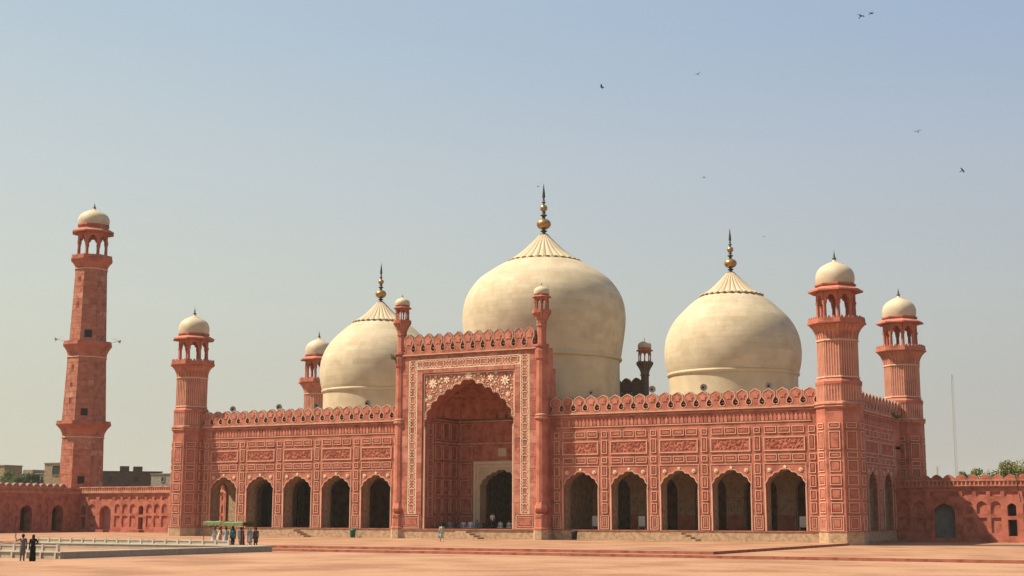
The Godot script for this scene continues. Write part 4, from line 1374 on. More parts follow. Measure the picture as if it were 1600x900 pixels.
# ---------------------------------------------------------------- people: one continuous skin from joined bones
func body_mesh(bones: Array, cell: float, blend: float) -> MB:
	var lo := Vector3(1e9, 1e9, 1e9); var hi := -lo
	for bn in bones:
		var m: float = maxf(bn[2], bn[3]) + 0.03
		for p in [bn[0], bn[1]]:
			lo = lo.min(p - Vector3(m, m, m)); hi = hi.max(p + Vector3(m, m, m))
	lo -= Vector3.ONE * cell; hi += Vector3.ONE * cell * 2
	var nx := int((hi.x - lo.x) / cell) + 2; var ny := int((hi.y - lo.y) / cell) + 2; var nz := int((hi.z - lo.z) / cell) + 2
	var f := PackedFloat32Array()
	f.resize(nx * ny * nz)
	f.fill(0.5)
	var best := PackedFloat32Array()
	best.resize(nx * ny * nz)
	best.fill(0.5)
	var who := PackedInt32Array()
	who.resize(nx * ny * nz)
	for bi in bones.size():
		var bn: Array = bones[bi]
		var a: Vector3 = bn[0]; var b: Vector3 = bn[1]; var ra: float = bn[2]; var rb: float = bn[3]
		var m := maxf(ra, rb) + 0.07
		var l := ((a.min(b) - Vector3(m, m, m) - lo) / cell).floor(); var h := ((a.max(b) + Vector3(m, m, m) - lo) / cell).ceil()
		var ab := b - a
		var q := maxf(ab.length_squared(), 1e-8)
		for k in range(maxi(0, int(l.z)), mini(nz, int(h.z) + 1)):
			for j in range(maxi(0, int(l.y)), mini(ny, int(h.y) + 1)):
				for i in range(maxi(0, int(l.x)), mini(nx, int(h.x) + 1)):
					var p := lo + Vector3(i, j, k) * cell
					var t := clampf((p - a).dot(ab) / q, 0.0, 1.0)
					var d := (p - a - ab * t).length() - lerpf(ra, rb, t)
					var id := (k * ny + j) * nx + i
					var o := f[id]
					if d < best[id]:
						best[id] = d
						who[id] = bi
					var hh := maxf(blend - absf(d - o), 0.0) / blend
					f[id] = minf(d, o) - hh * hh * blend * 0.25
	var out := MB.new(M.body)
	var vid := {}
	var vs := PackedVector3Array(); var ns := PackedVector3Array(); var cs: Array = []
	for k in nz - 1:
		for j in ny - 1:
			for i in nx - 1:
				var id := (k * ny + j) * nx + i
				var mask := 0
				for c in 8:
					if f[id + (c & 1) + ((c >> 1) & 1) * nx + ((c >> 2) & 1) * nx * ny] < 0.0: mask |= 1 << c
				if mask == 0 or mask == 255: continue
				var sum := Vector3.ZERO
				var cnt := 0
				for e in [[0, 1], [2, 3], [4, 5], [6, 7], [0, 2], [1, 3], [4, 6], [5, 7], [0, 4], [1, 5], [2, 6], [3, 7]]:
					var c0: int = e[0]; var c1: int = e[1]
					if ((mask >> c0) & 1) == ((mask >> c1) & 1): continue
					var p0 := Vector3(c0 & 1, (c0 >> 1) & 1, (c0 >> 2) & 1); var p1 := Vector3(c1 & 1, (c1 >> 1) & 1, (c1 >> 2) & 1)
					var f0 := f[id + int(p0.x) + int(p0.y) * nx + int(p0.z) * nx * ny]; var f1 := f[id + int(p1.x) + int(p1.y) * nx + int(p1.z) * nx * ny]
					sum += p0.lerp(p1, f0 / (f0 - f1))
					cnt += 1
				vid[id] = vs.size()
				vs.append(lo + (Vector3(i, j, k) + sum / cnt) * cell)
				ns.append(Vector3(f[id + 1] - f[id], f[id + nx] - f[id], f[id + nx * ny] - f[id]).normalized())
				cs.append(who[id])
	for k in range(1, nz - 1):
		for j in range(1, ny - 1):
			for i in range(1, nx - 1):
				var id := (k * ny + j) * nx + i
				var s0 := f[id] < 0.0
				for ax in 3:
					var st: int = [1, nx, nx * ny][ax]
					if (f[id + st] < 0.0) == s0: continue
					var u: int = [nx, nx * ny, 1][ax]; var v: int = [nx * ny, 1, nx][ax]
					var q := [id, id - u, id - u - v, id - v]
					if not (vid.has(q[0]) and vid.has(q[1]) and vid.has(q[2]) and vid.has(q[3])): continue
					var w := [vid[q[0]], vid[q[1]], vid[q[2]], vid[q[3]]]
					if not s0: w.reverse()
					var cc: Variant = bones[cs[w[0]]][4]
					for tri in [[0, 1, 2], [0, 2, 3]]:
						for t in [tri[0], tri[2], tri[1]]:
							out.cur.v.append(vs[w[t]]); out.cur.n.append(ns[w[t]])
							out.cur.c.append(bones[cs[w[t]]][4])
	return out

func add_hand(mb: MB, wrist: Vector3, dirv: Vector3, side: Vector3, skin: Color):
	mb.col = skin
	var palm := wrist + dirv * 0.07
	for i in 4:
		var s := side * (0.03 - 0.02 * i)
		var k: Vector3 = palm + s + dirv * [0.04, 0.05, 0.045, 0.035][i]
		mb.tube(palm + s, k, 0.010, 0.009, 5)
		mb.tube(k, k + (dirv * 0.9 + side.cross(dirv) * 0.4).normalized() * 0.035, 0.009, 0.007, 5)
	mb.tube(wrist + dirv * 0.03 + side * 0.03, wrist + dirv * 0.07 + side * 0.075, 0.011, 0.008, 5)

# pose: stand, walk, selfie, lean, sit ; robe: full length dress
func person(label: String, at: Vector3, turn: float, h: float, o: Dictionary, cell := 0.03, group := "") -> Node3D:
	var s := h / 1.75
	var shirt: Color = o.shirt; var legs: Color = o.get("legs", o.shirt); var skin: Color = o.get("skin", Color(0.22, 0.12, 0.075)); var hair: Color = o.get("hair", Color(0.012, 0.01, 0.009))
	var pose: String = o.get("pose", "stand")
	var robe: bool = o.get("robe", false)
	var shoe := Color(0.02, 0.017, 0.015)
	var B: Array = []
	var V := func(x: float, y: float, z: float) -> Vector3: return Vector3(x, y, z) * s
	var add := func(a: Vector3, b: Vector3, ra: float, rb: float, c: Color): B.append([a, b, ra * s, rb * s, c])
	var drop := 0.0
	if pose == "sit": drop = 0.78
	var hip := 0.93 - drop
	var lean := 0.0
	if pose == "lean": lean = 0.14
	# trunk
	add.call(V.call(0, hip + 0.02, 0), V.call(0, hip + 0.22, lean * 0.4), 0.135, 0.125, shirt)
	add.call(V.call(0, hip + 0.22, lean * 0.4), V.call(0, hip + 0.42, lean), 0.125, 0.135, shirt)
	for sg in [-1.0, 1.0]:
		add.call(V.call(0.05 * sg, hip + 0.35, lean * 0.8), V.call(0.155 * sg, hip + 0.50, lean), 0.10, 0.065, shirt)
	# neck and head
	var nk: Vector3 = V.call(0, hip + 0.52, lean * 1.05)
	var hd: Vector3 = V.call(0, hip + 0.70, lean * 1.2 + 0.02)
	add.call(nk, hd, 0.052, 0.055, skin)
	var scarf: bool = o.has("scarf")
	add.call(hd + V.call(0, -0.045, 0.025), hd + V.call(0, 0.03, 0.015), 0.07, 0.085, skin)
	add.call(hd + V.call(0, -0.01, 0.105), hd + V.call(0, -0.03, 0.115), 0.012, 0.016, skin)
	var hc: Color = o.get("scarf", hair)
	add.call(hd + V.call(0, 0.045, -0.02), hd + V.call(0, 0.06, 0.01), 0.094, 0.09, hc)
	add.call(hd + V.call(0, 0.0, -0.035), hd + V.call(0, -0.05, -0.035), 0.085, 0.06, hc)
	if scarf:
		add.call(hd + V.call(0, -0.05, -0.03), V.call(0, hip + 0.42, lean - 0.05), 0.085, 0.13, hc)
	for sg in [-1.0, 1.0]:
		if not scarf: add.call(hd + V.call(0.088 * sg, 0.0, 0.0), hd + V.call(0.092 * sg, -0.03, 0.0), 0.014, 0.012, skin)
	# legs or skirts
	var foot_y := 0.045
	if pose == "sit":
		for sg in [-1.0, 1.0]:
			add.call(V.call(0.09 * sg, 0.13, 0), V.call(0.30 * sg, 0.11, 0.30), 0.10, 0.075, legs)
			add.call(V.call(0.30 * sg, 0.11, 0.30), V.call(-0.06 * sg, 0.07, 0.36), 0.07, 0.05, legs)
	else:
		var st := 0.0
		if pose == "walk": st = 0.2
		for sg in [-1.0, 1.0]:
			var kn: Vector3 = V.call(0.10 * sg, 0.5, 0.06 + st * 0.4 * sg)
			var an: Vector3 = V.call(0.10 * sg, 0.09, st * sg * 1.2 - 0.02)
			add.call(V.call(0.09 * sg, hip, 0), kn, 0.095, 0.068, legs)
			add.call(kn, an, 0.066, 0.05, legs)
			add.call(an, V.call(0.115 * sg, foot_y, st * sg * 1.2 + 0.13), 0.05, 0.04, shoe)
		if robe:
			add.call(V.call(0, hip + 0.1, 0), V.call(0, 0.12, 0.02), 0.15, 0.22, shirt)
		elif o.get("tunic", true):
			add.call(V.call(-0.03, hip + 0.1, 0), V.call(-0.05, 0.56, 0.0), 0.135, 0.155, shirt)
			add.call(V.call(0.03, hip + 0.1, 0), V.call(0.05, 0.56, 0.0), 0.135, 0.155, shirt)
	# arms
	var hands: Array = []
	for sg in [-1.0, 1.0]:
		var sh: Vector3 = V.call(0.185 * sg, hip + 0.49, lean)
		var el: Vector3; var wr: Vector3
		if pose == "selfie" and sg > 0:
			el = V.call(0.42, hip + 0.40, 0.10); wr = V.call(0.47, hip + 0.62, 0.17)
		elif pose == "hug" and sg < 0:
			el = V.call(-0.3, hip + 0.30, 0.03); wr = V.call(-0.16, hip + 0.2, 0.17)
		elif pose == "lean":
			el = V.call(0.2 * sg, hip + 0.24, 0.22); wr = V.call(0.13 * sg, hip + 0.2, 0.42)
		elif pose == "sit":
			el = V.call(0.26 * sg, hip + 0.24, 0.06); wr = V.call(0.2 * sg, hip + 0.08, 0.26)
		elif pose == "fold":
			el = V.call(0.25 * sg, hip + 0.24, 0.02); wr = V.call(0.07 * sg, hip + 0.18, 0.17)
		elif pose == "walk":
			el = V.call(0.24 * sg, hip + 0.22, -0.1 * sg); wr = V.call(0.25 * sg, hip + 0.0, -0.08 * sg + 0.06)
		else:
			el = V.call(0.235 * sg, hip + 0.22, -0.02); wr = V.call(0.24 * sg, hip - 0.02, 0.05)
		var slv: Color = shirt if o.get("long_sleeve", true) else skin
		add.call(sh, el, 0.062, 0.048, shirt)
		add.call(el, wr, 0.045, 0.034, slv)
		var dv := (wr - el).normalized()
		add.call(wr, wr + dv * 0.08 * s, 0.032, 0.036, skin)
		hands.append([wr, dv, sg])
	var mb := body_mesh(B, cell, 0.035)
	for hnd in hands:
		add_hand(mb, hnd[0], hnd[1], Vector3(0, 0, 1).cross(hnd[1]).normalized() * -hnd[2] if absf((hnd[1] as Vector3).z) < 0.9 else Vector3.RIGHT, skin)
	var n := thing("person", label, "person", at, turn, group)
	part("body", mb.mesh(), n)
	return n

func build_people():
	var W := Color(0.62, 0.62, 0.64)
	# couple taking a picture of themselves
	var me := person("person in grey tunic raising a phone beside the figure in black", Vector3(6.5, -0.4, 67.75), 0.83 + PI, 1.68, {"shirt": Color(0.12, 0.11, 0.095), "legs": Color(0.10, 0.10, 0.095), "pose": "selfie"}, 0.024)
	person("person in long black robe and headscarf standing beside the raised phone", Vector3(6.98, -0.4, 67.36), 0.83 + PI, 1.64, {"shirt": Color(0.010, 0.009, 0.010), "scarf": Color(0.010, 0.009, 0.010), "robe": true, "pose": "hug"}, 0.024)
	var ph := MB.new(M.grey_metal)
	ph.box(-0.045, 0, -0.006, 0.045, 0.16, 0.006)
	var phone := part("phone", ph.mesh(), self, me.transform * Vector3(0.46, 1.60, 0.20), 0.83 + PI)
	tag(phone, "small phone held up by the person in grey tunic", "phone")
	# walker near the portal steps
	person("person in pale green tunic walking towards the portal steps with a blue bag", Vector3(6.66, 0, 17.5), -2.5, 1.68, {"shirt": Color(0.33, 0.36, 0.24), "legs": Color(0.36, 0.36, 0.28), "pose": "walk"}, 0.028)
	var bag := MB.new(mat(Color(0.10, 0.16, 0.30), 0.8))
	bag.lathe(ball(0.16, 0.2, 0.2), 10)
	bag.tube(Vector3(-0.08, 0.36, 0), Vector3(0, 0.52, 0), 0.012, 0.012, 5)
	bag.tube(Vector3(0.08, 0.36, 0), Vector3(0, 0.52, 0), 0.012, 0.012, 5)
	var bo := part("carrier_bag", bag.mesh(), self, Vector3(6.33, 0.38, 17.36))
	tag(bo, "blue carrier bag held by the person in pale green tunic", "bag")
	# the party by the green canopy
	var g := "people gathered at the green canopy"
	var spots := [
		[-3.0, 38.5, "person in white shirt bending forward under the lighter canopy cloth", {"shirt": W, "legs": Color(0.5, 0.5, 0.52), "pose": "lean"}, 1.0],
		[-2.15, 38.8, "person in cream tunic leaning forward next to the red canopy post", {"shirt": Color(0.55, 0.49, 0.40), "legs": Color(0.55, 0.49, 0.40), "pose": "lean"}, 1.2],
		[-1.1, 38.3, "tall person in dark shirt and sand trousers at the group", {"shirt": Color(0.04, 0.035, 0.03), "legs": Color(0.36, 0.25, 0.15), "tunic": false}, 2.6],
		[-0.62, 38.85, "person in teal shirt and dark trousers under the canopy", {"shirt": Color(0.02, 0.16, 0.19), "legs": Color(0.02, 0.025, 0.04), "tunic": false}, 3.4],
		[-0.2, 38.35, "person in pale blue tunic between the teal and the black shirt", {"shirt": Color(0.42, 0.44, 0.54), "legs": Color(0.42, 0.44, 0.54)}, 3.0],
		[0.3, 38.75, "person in black tunic next to the pale blue one", {"shirt": Color(0.015, 0.012, 0.012), "legs": Color(0.02, 0.015, 0.015), "robe": true}, 2.2],
		[0.98, 38.6, "person in grey shawl and white trousers at the edge of the group", {"shirt": Color(0.30, 0.29, 0.30), "legs": Color(0.62, 0.60, 0.58), "scarf": Color(0.2, 0.18, 0.18)}, 2.9]]
	spots.append_array([
		[-2.6, 38.15, "person in plain white tunic standing behind the two leaning figures", {"shirt": W, "legs": W}, 2.0],
		[-1.45, 38.75, "person in pale grey tunic beside the tall one in dark shirt", {"shirt": Color(0.4, 0.4, 0.4), "legs": Color(0.45, 0.45, 0.45), "pose": "fold"}, 3.3],
		[0.62, 38.25, "person in white tunic behind the black one", {"shirt": Color(0.6, 0.6, 0.58), "legs": Color(0.6, 0.6, 0.58), "pose": "fold"}, 2.5],
		[1.35, 38.3, "person in dark brown coat at the outer edge of the group", {"shirt": Color(0.06, 0.045, 0.04), "legs": Color(0.05, 0.045, 0.04)}, 3.6]])
	for q in spots: person(q[2], Vector3(q[0], -0.2, q[1]), q[4] + 0.6, 1.66 if q[2].begins_with("tall") == false else 1.78, q[3], 0.034, g)
	# visitors in the portal
	var pg := "visitors sitting in the portal recess"
	var cols := [Color(0.03, 0.03, 0.04), Color(0.16, 0.22, 0.24), Color(0.05, 0.04, 0.04), Color(0.40, 0.44, 0.44), Color(0.62, 0.62, 0.60), Color(0.10, 0.16, 0.20), Color(0.04, 0.035, 0.03)]
	var names := ["navy", "dull teal", "brown black", "pale grey", "white", "dark blue", "charcoal"]
	for i in 7:
		person("seated visitor in %s clothes on the floor of the portal recess" % names[i], Vector3(-4.55 + 0.62 * i, FL + 0.004, -1.1 - 0.42 * i), 0.5 + 0.2 * sin(i * 3.0), 1.65, {"shirt": cols[i], "legs": cols[i].lerp(Color(0.1, 0.1, 0.1), 0.4), "pose": "sit"}, 0.04, pg)
	person("person in white shirt and dark trousers standing inside the marble doorway", Vector3(0.35, FL + 0.004, -3.4), 0.6, 1.7, {"shirt": Color(0.55, 0.52, 0.45), "legs": Color(0.02, 0.02, 0.025), "tunic": false, "long_sleeve": false}, 0.034)
	for q in [[1.15, -3.75, Color(0.5, 0.52, 0.52), "pale"], [2.0, -4.2, Color(0.56, 0.53, 0.46), "cream"], [2.6, -4.0, Color(0.35, 0.33, 0.34), "grey"]]:
		person("seated visitor in %s clothes beside the marble doorway" % q[3], Vector3(q[0], FL + 0.004, q[1]), 0.4, 1.62, {"shirt": q[2], "legs": q[2], "pose": "sit"}, 0.04, "visitors sitting by the marble doorway")

# ---------------------------------------------------------------- smaller things
func build_objects():
	# canopy of green cloth on red posts
	var c := thing("canopy", "green cloth canopy on thin red posts beside the pool enclosure", "canopy", Vector3(-1.6, -0.2, 38.2))
	for x in [-2.08, -0.2, 2.1]:
		for z in [-0.75, 0.75]:
			var p := MB.new(M.pole_red)
			p.tube(Vector3.ZERO, Vector3(0, 2.0, 0), 0.035, 0.035, 8)
			part("post", p.mesh(), c, Vector3(x, 0, z))
	var cl := MB.new(M.green_cloth)
	for seg in [[-2.15, -0.16, 0.0], [-0.14, 2.15, -0.04]]:
		for i in 8:
			for k in 4:
				var f := func(u: float, v: float) -> Vector3:
					var x := lerpf(seg[0], seg[1], u); var z := lerpf(-0.85, 0.85, v)
					return Vector3(x, 2.2 + seg[2] - 0.16 * absf(v - 0.5) - 0.05 * sin(u * PI * 3.0) * sin(v * PI) - 0.05 * sin(PI * u), z)
				cl.quad(f.call(i / 8.0, (k + 1) / 4.0), f.call((i + 1) / 8.0, (k + 1) / 4.0), f.call((i + 1) / 8.0, k / 4.0), f.call(i / 8.0, k / 4.0))
			var xa: float = lerpf(seg[0], seg[1], i / 8.0); var xb: float = lerpf(seg[0], seg[1], (i + 1) / 8.0)
			for z in [-0.85, 0.85]:
				var dz := 0.02 * sin(i * 2.0)
				var ya: float = 2.12 + seg[2] - 0.05 * sin(PI * i / 8.0); var yb: float = 2.12 + seg[2] - 0.05 * sin(PI * (i + 1) / 8.0)
				cl.quad(Vector3(xa, ya - 0.28, z + dz), Vector3(xb, yb - 0.26, z - dz), Vector3(xb, yb, z), Vector3(xa, ya, z))
	part("cloth", cl.mesh(), c)
	# bins against the plinth
	var bins := [[Vector3(-15.2, 0, 0.75), M.green_bin, "green litter bin standing against the stone plinth"], [Vector3(12.35, 0, 0.85), M.black, "black litter bin standing in the portal's shadow"]]
	for q in bins:
		var o := thing("litter_bin", q[2], "bin", q[0])
		var b := MB.new(q[1])
		b.lathe([Vector2(0.02, 0.02), Vector2(0.27, 0.02), Vector2(0.33, 0.75), Vector2(0.36, 0.76), Vector2(0.36, 0.82), Vector2(0.31, 0.82)], 14)
		part("body", b.mesh(), o)
		var l := MB.new(q[1])
		l.lathe([Vector2(0.35, 0.821), Vector2(0.33, 0.9), Vector2(0.2, 0.97), Vector2(0.02, 0.99)], 14)
		part("lid", l.mesh(), o)
	# notice boards inside the arches
	var bd := [[Vector3(12.95, FL + 0.004, -3.0), "printed notice stand in the arch nearest the portal's right turret"], [Vector3(18.2, FL + 0.004, -3.0), "printed notice stand in the second arch from the portal's right turret"], [Vector3(35.2, FL + 0.004, -3.0), "printed notice stand in the arch next to the sunlit corner tower"]]
	for q in bd:
		var o := thing("notice_stand", q[1], "notice", q[0], 0.45)
		var b := MB.new(M.board)
		b.tablet(-0.36, 0.3, 0.36, 1.4, -0.03, 0.02, 0.01)
		part("board", b.mesh(), o)
		var p := MB.new(M.paper)
		p.box(-0.29, 0.38, 0.021, 0.29, 1.32, 0.026)
		for i in 8: p.use(M.board).box(-0.24, 0.46 + i * 0.1, 0.0265, 0.24 - 0.07 * (i % 3), 0.5 + i * 0.1, 0.029)
		part("print", p.mesh(), o)
		for sg in [-1, 1]:
			var lg := MB.new(M.board)
			lg.tube(Vector3(sg * 0.35, 0, 0.2), Vector3(sg * 0.3, 0.6, -0.03), 0.025, 0.025, 6)
			lg.tube(Vector3(sg * 0.35, 0, -0.25), Vector3(sg * 0.3, 0.6, -0.03), 0.025, 0.025, 6)
			part("leg", lg.mesh(), o)
	# horn loudspeakers on the parapet
	var first: Node3D = null
	for q in [[13.84, 15.1, "right wing, nearest the portal turret"], [20.69, 15.15, "right wing before the main drum"], [26.23, 15.1, "right wing before the right dome's drum"], [32.99, 15.0, "right wing, nearest the corner tower"], [-33.79, 15.0, "left wing, nearest the corner tower"], [-26.87, 15.0, "left wing under open sky"], [-21.39, 15.0, "left wing before the rear tower"], [-14.31, 15.0, "left wing, nearest the portal turret"]]:
		var lb: String = "grey horn loudspeaker on the merlons of the " + q[2]
		var turn: float = 0.5 if q[0] > 0 else 0.9
		if first == null:
			first = thing("loudspeaker", lb, "loudspeaker", Vector3(q[0], q[1], -0.25), turn, "horn loudspeakers along the parapet")
			var h := MB.new(M.grey_metal)
			h.xf = Transform3D(Basis(Vector3.RIGHT, PI / 2), Vector3.ZERO)
			h.lathe([Vector2(0.09, -0.25), Vector2(0.11, 0.0), Vector2(0.2, 0.2), Vector2(0.34, 0.36), Vector2(0.36, 0.37), Vector2(0.33, 0.35), Vector2(0.1, 0.05)], 18)
			part("horn", h.mesh(), first)
			var d := MB.new(M.dark_metal)
			d.xf = Transform3D(Basis(Vector3.RIGHT, PI / 2), Vector3.ZERO)
			d.lathe([Vector2(0.01, -0.42), Vector2(0.13, -0.4), Vector2(0.13, -0.22), Vector2(0.09, -0.2)], 12)
			d.lathe([Vector2(0.02, 0.02), Vector2(0.08, 0.1), Vector2(0.02, 0.16)], 10)
			part("driver", d.mesh(), first)
			var br := MB.new(M.dark_metal)
			br.tube(Vector3(0, -0.06, -0.2), Vector3(0, -0.6, -0.2), 0.03, 0.03, 6)
			part("bracket", br.mesh(), first)
		else:
			copy(first, Vector3(q[0], q[1], -0.25), turn, lb)
	# weeds rooted in the masonry
	for q in [[Vector3(-9.3, 19.6, 1.75), 0.75, 260, 31, "green weed growing from the top of the portal's left turret"], [Vector3(40.5, 12.95, -20.2), 0.9, 320, 32, "dark weed growing where the side parapet meets the rear corner tower"]]:
		var wd := thing("plant", q[4], "plant", q[0])
		var wr := RandomNumberGenerator.new()
		wr.seed = q[3]
		var stem := MB.new(M.bark)
		var lv := MB.new(M.leaf)
		for i in 7:
			var e: Vector3 = Vector3(wr.randf_range(-1, 1), wr.randf_range(-0.2, 1.2), wr.randf_range(-0.2, 0.8)) * q[1] * 0.6
			stem.tube(Vector3(0, -0.1, -0.2), e, 0.02, 0.008, 4)
			for k in int(q[2] / 7):
				var p: Vector3 = e * wr.randf_range(0.3, 1.1) + Vector3(wr.randfn(), wr.randfn(), wr.randfn()) * 0.1
				var u := Vector3(wr.randfn(), wr.randfn(), wr.randfn()).normalized() * 0.07
				var v := u.cross(Vector3(wr.randfn(), wr.randfn(), wr.randfn()).normalized()) * 0.6
				lv.col = Color(0.09, 0.12, 0.03)
				lv.quad(p - u, p + v, p + u, p - v)
		part("stem", stem.mesh(), wd)
		part("foliage", lv.mesh(), wd)
	# birds in the sky
	var C := Vector3(76.665, 2.518, 132.02)
	var bird: Node3D = null
	var bl := ["dark bird gliding high, lower of a pair", "dark bird gliding high, upper of a pair", "dark bird alone high above the right dome", "dark bird alone high above the main dome", "dark bird above the right corner towers", "dark bird low in the sky beyond the rear corner tower", "tiny dark bird between the main dome and the right dome", "tiny dark bird just above the right dome's finial", "tiny dark bird beside the main dome's finial"]
	var bp := [Vector3(47.8, 44.6, 17.0), Vector3(48.6, 44.8, 16.7), Vector3(35.2, 39.7, 23.0), Vector3(27.9, 38.6, 26.8), Vector3(51.3, 34.9, 13.3), Vector3(54.4, 31.6, 11.0), Vector3(35.0, 31.0, 21.5), Vector3(39.1, 26.0, 18.4), Vector3(22.5, 30.2, 28.2)]
	for i in bp.size():
		var sc: float = [0.8, 0.75, 0.62, 0.66, 0.6, 0.66, 0.42, 0.36, 0.38][i]
		var turn := 1.1 + i * 1.3
		var o: Node3D
		if bird == null:
			bird = thing("bird", bl[0], "bird", bp[0], turn, "birds in the sky")
			var b := MB.new(M.black)
			b.xf = Transform3D(Basis(Vector3.RIGHT, PI / 2), Vector3.ZERO)
			b.lathe([Vector2(0.004, -0.24), Vector2(0.05, -0.16), Vector2(0.07, 0.0), Vector2(0.05, 0.12), Vector2(0.045, 0.17), Vector2(0.005, 0.24)], 8)
			b.xf = Transform3D.IDENTITY
			b.prism(PackedVector2Array([Vector2(-0.03, -0.15), Vector2(0.03, -0.15), Vector2(0.08, -0.1), Vector2(-0.08, -0.1)]), -0.36, -0.18)
			part("body", b.mesh(), bird)
			for sg in [-1.0, 1.0]:
				var w := MB.new(M.black)
				var e: float = sg
				for fc in [[Vector3(0, 0.02, 0.09), Vector3(0, 0.02, -0.1), Vector3(0.24 * e, 0.12, -0.09), Vector3(0.24 * e, 0.12, 0.11)], [Vector3(0.24 * e, 0.12, 0.11), Vector3(0.24 * e, 0.12, -0.09), Vector3(0.55 * e, 0.06, -0.1), Vector3(0.5 * e, 0.08, 0.02)]]:
					w.quad(fc[0], fc[1], fc[2], fc[3])
					var dn := Vector3(0, -0.012, 0)
					w.quad(fc[3] + dn, fc[2] + dn, fc[1] + dn, fc[0] + dn)
				part("wing", w.mesh(), bird)
			o = bird
		else:
			o = copy(bird, bp[i], turn, bl[i])
		o.rotation.z = 0.5 * sin(i * 2.3)
		o.scale = Vector3.ONE * sc

# ---------------------------------------------------------------- trees and what stands beyond the walls
func tree(label: String, at: Vector3, h: float, cr: float, n: int, sd: int, tone: Color, group: String):
	var o := thing("tree", label, "tree", at, 0.0, group)
	var r := RandomNumberGenerator.new()
	r.seed = sd
	var t := MB.new(M.bark)
	var y1 := h - cr * 1.4
	t.tube(Vector3(0, -0.9, 0), Vector3(0.1, y1, 0), 0.32, 0.2, 8)
	var clumps: Array = []
	for i in 16:
		var a := r.randf() * TAU
		var e := r.randf_range(0.0, 1.0)
		var rad := cr * sqrt(1.0 - e * e * 0.7) * r.randf_range(0.55, 1.0)
		var p := Vector3(cos(a) * rad, h - cr * 1.1 + e * cr * 0.95 - r.randf() * 0.5, sin(a) * rad)
		clumps.append([p, cr * r.randf_range(0.24, 0.42)])
		t.tube(Vector3(0.1, y1, 0), p, 0.09, 0.02, 5)
	part("trunk", t.mesh(), o)
	var b := MB.new(M.leaf)
	for i in n:
		var c: Array = clumps[r.randi() % clumps.size()]
		var d: Vector3 = Vector3(r.randfn(), r.randfn() * 0.75, r.randfn()).normalized() * c[1] * pow(r.randf(), 0.4)
		var p: Vector3 = c[0] + d
		var k := r.randf_range(0.09, 0.2)
		var u := Vector3(r.randfn(), r.randfn(), r.randfn()).normalized()
		var v := u.cross(Vector3(r.randfn(), r.randfn(), r.randfn()).normalized()).normalized()
		b.col = tone
		b.quad(p - u * k, p + v * k * 0.5, p + u * k, p - v * k * 0.5)
	part("crown", b.mesh(), o)

func house(label: String, at: Vector3, turn: float, w: float, h: float, d: float, wall: Material, wins: Array, extras: Array):
	var o := thing("house", label, "house", at, turn)
	var b := MB.new(wall)
	b.box(-w / 2, -0.9, -d, w / 2, h, 0)
	part("wall", b.mesh(), o)
	var p := MB.new(wall)
	p.frame(-w / 2 - 0.1, -0.1, w / 2 + 0.1, 0.1, 0.0, 0, 0)
	p.box(-w / 2 - 0.15, h, -d - 0.15, w / 2 + 0.15, h + 0.18, 0.15)
	part("roof_slab", p.mesh(), o)
	for q in wins:
		var g := MB.new(M.glass_dark)
		g.box(q[0] - q[2] / 2, q[1], 0.0, q[0] + q[2] / 2, q[1] + q[3], 0.03)
		g.use(wall).frame(q[0] - q[2] / 2 - 0.15, q[1] - 0.15, q[0] + q[2] / 2 + 0.15, q[1] + q[3] + 0.15, 0.15, 0.0, 0.14)
		part("window", g.mesh(), o)
	for q in extras:
		var e := MB.new(q[6])
		e.box(q[0], h + 0.183, q[1], q[2], h + 0.183 + q[3], q[4])
		part(q[5], e.mesh(), o)

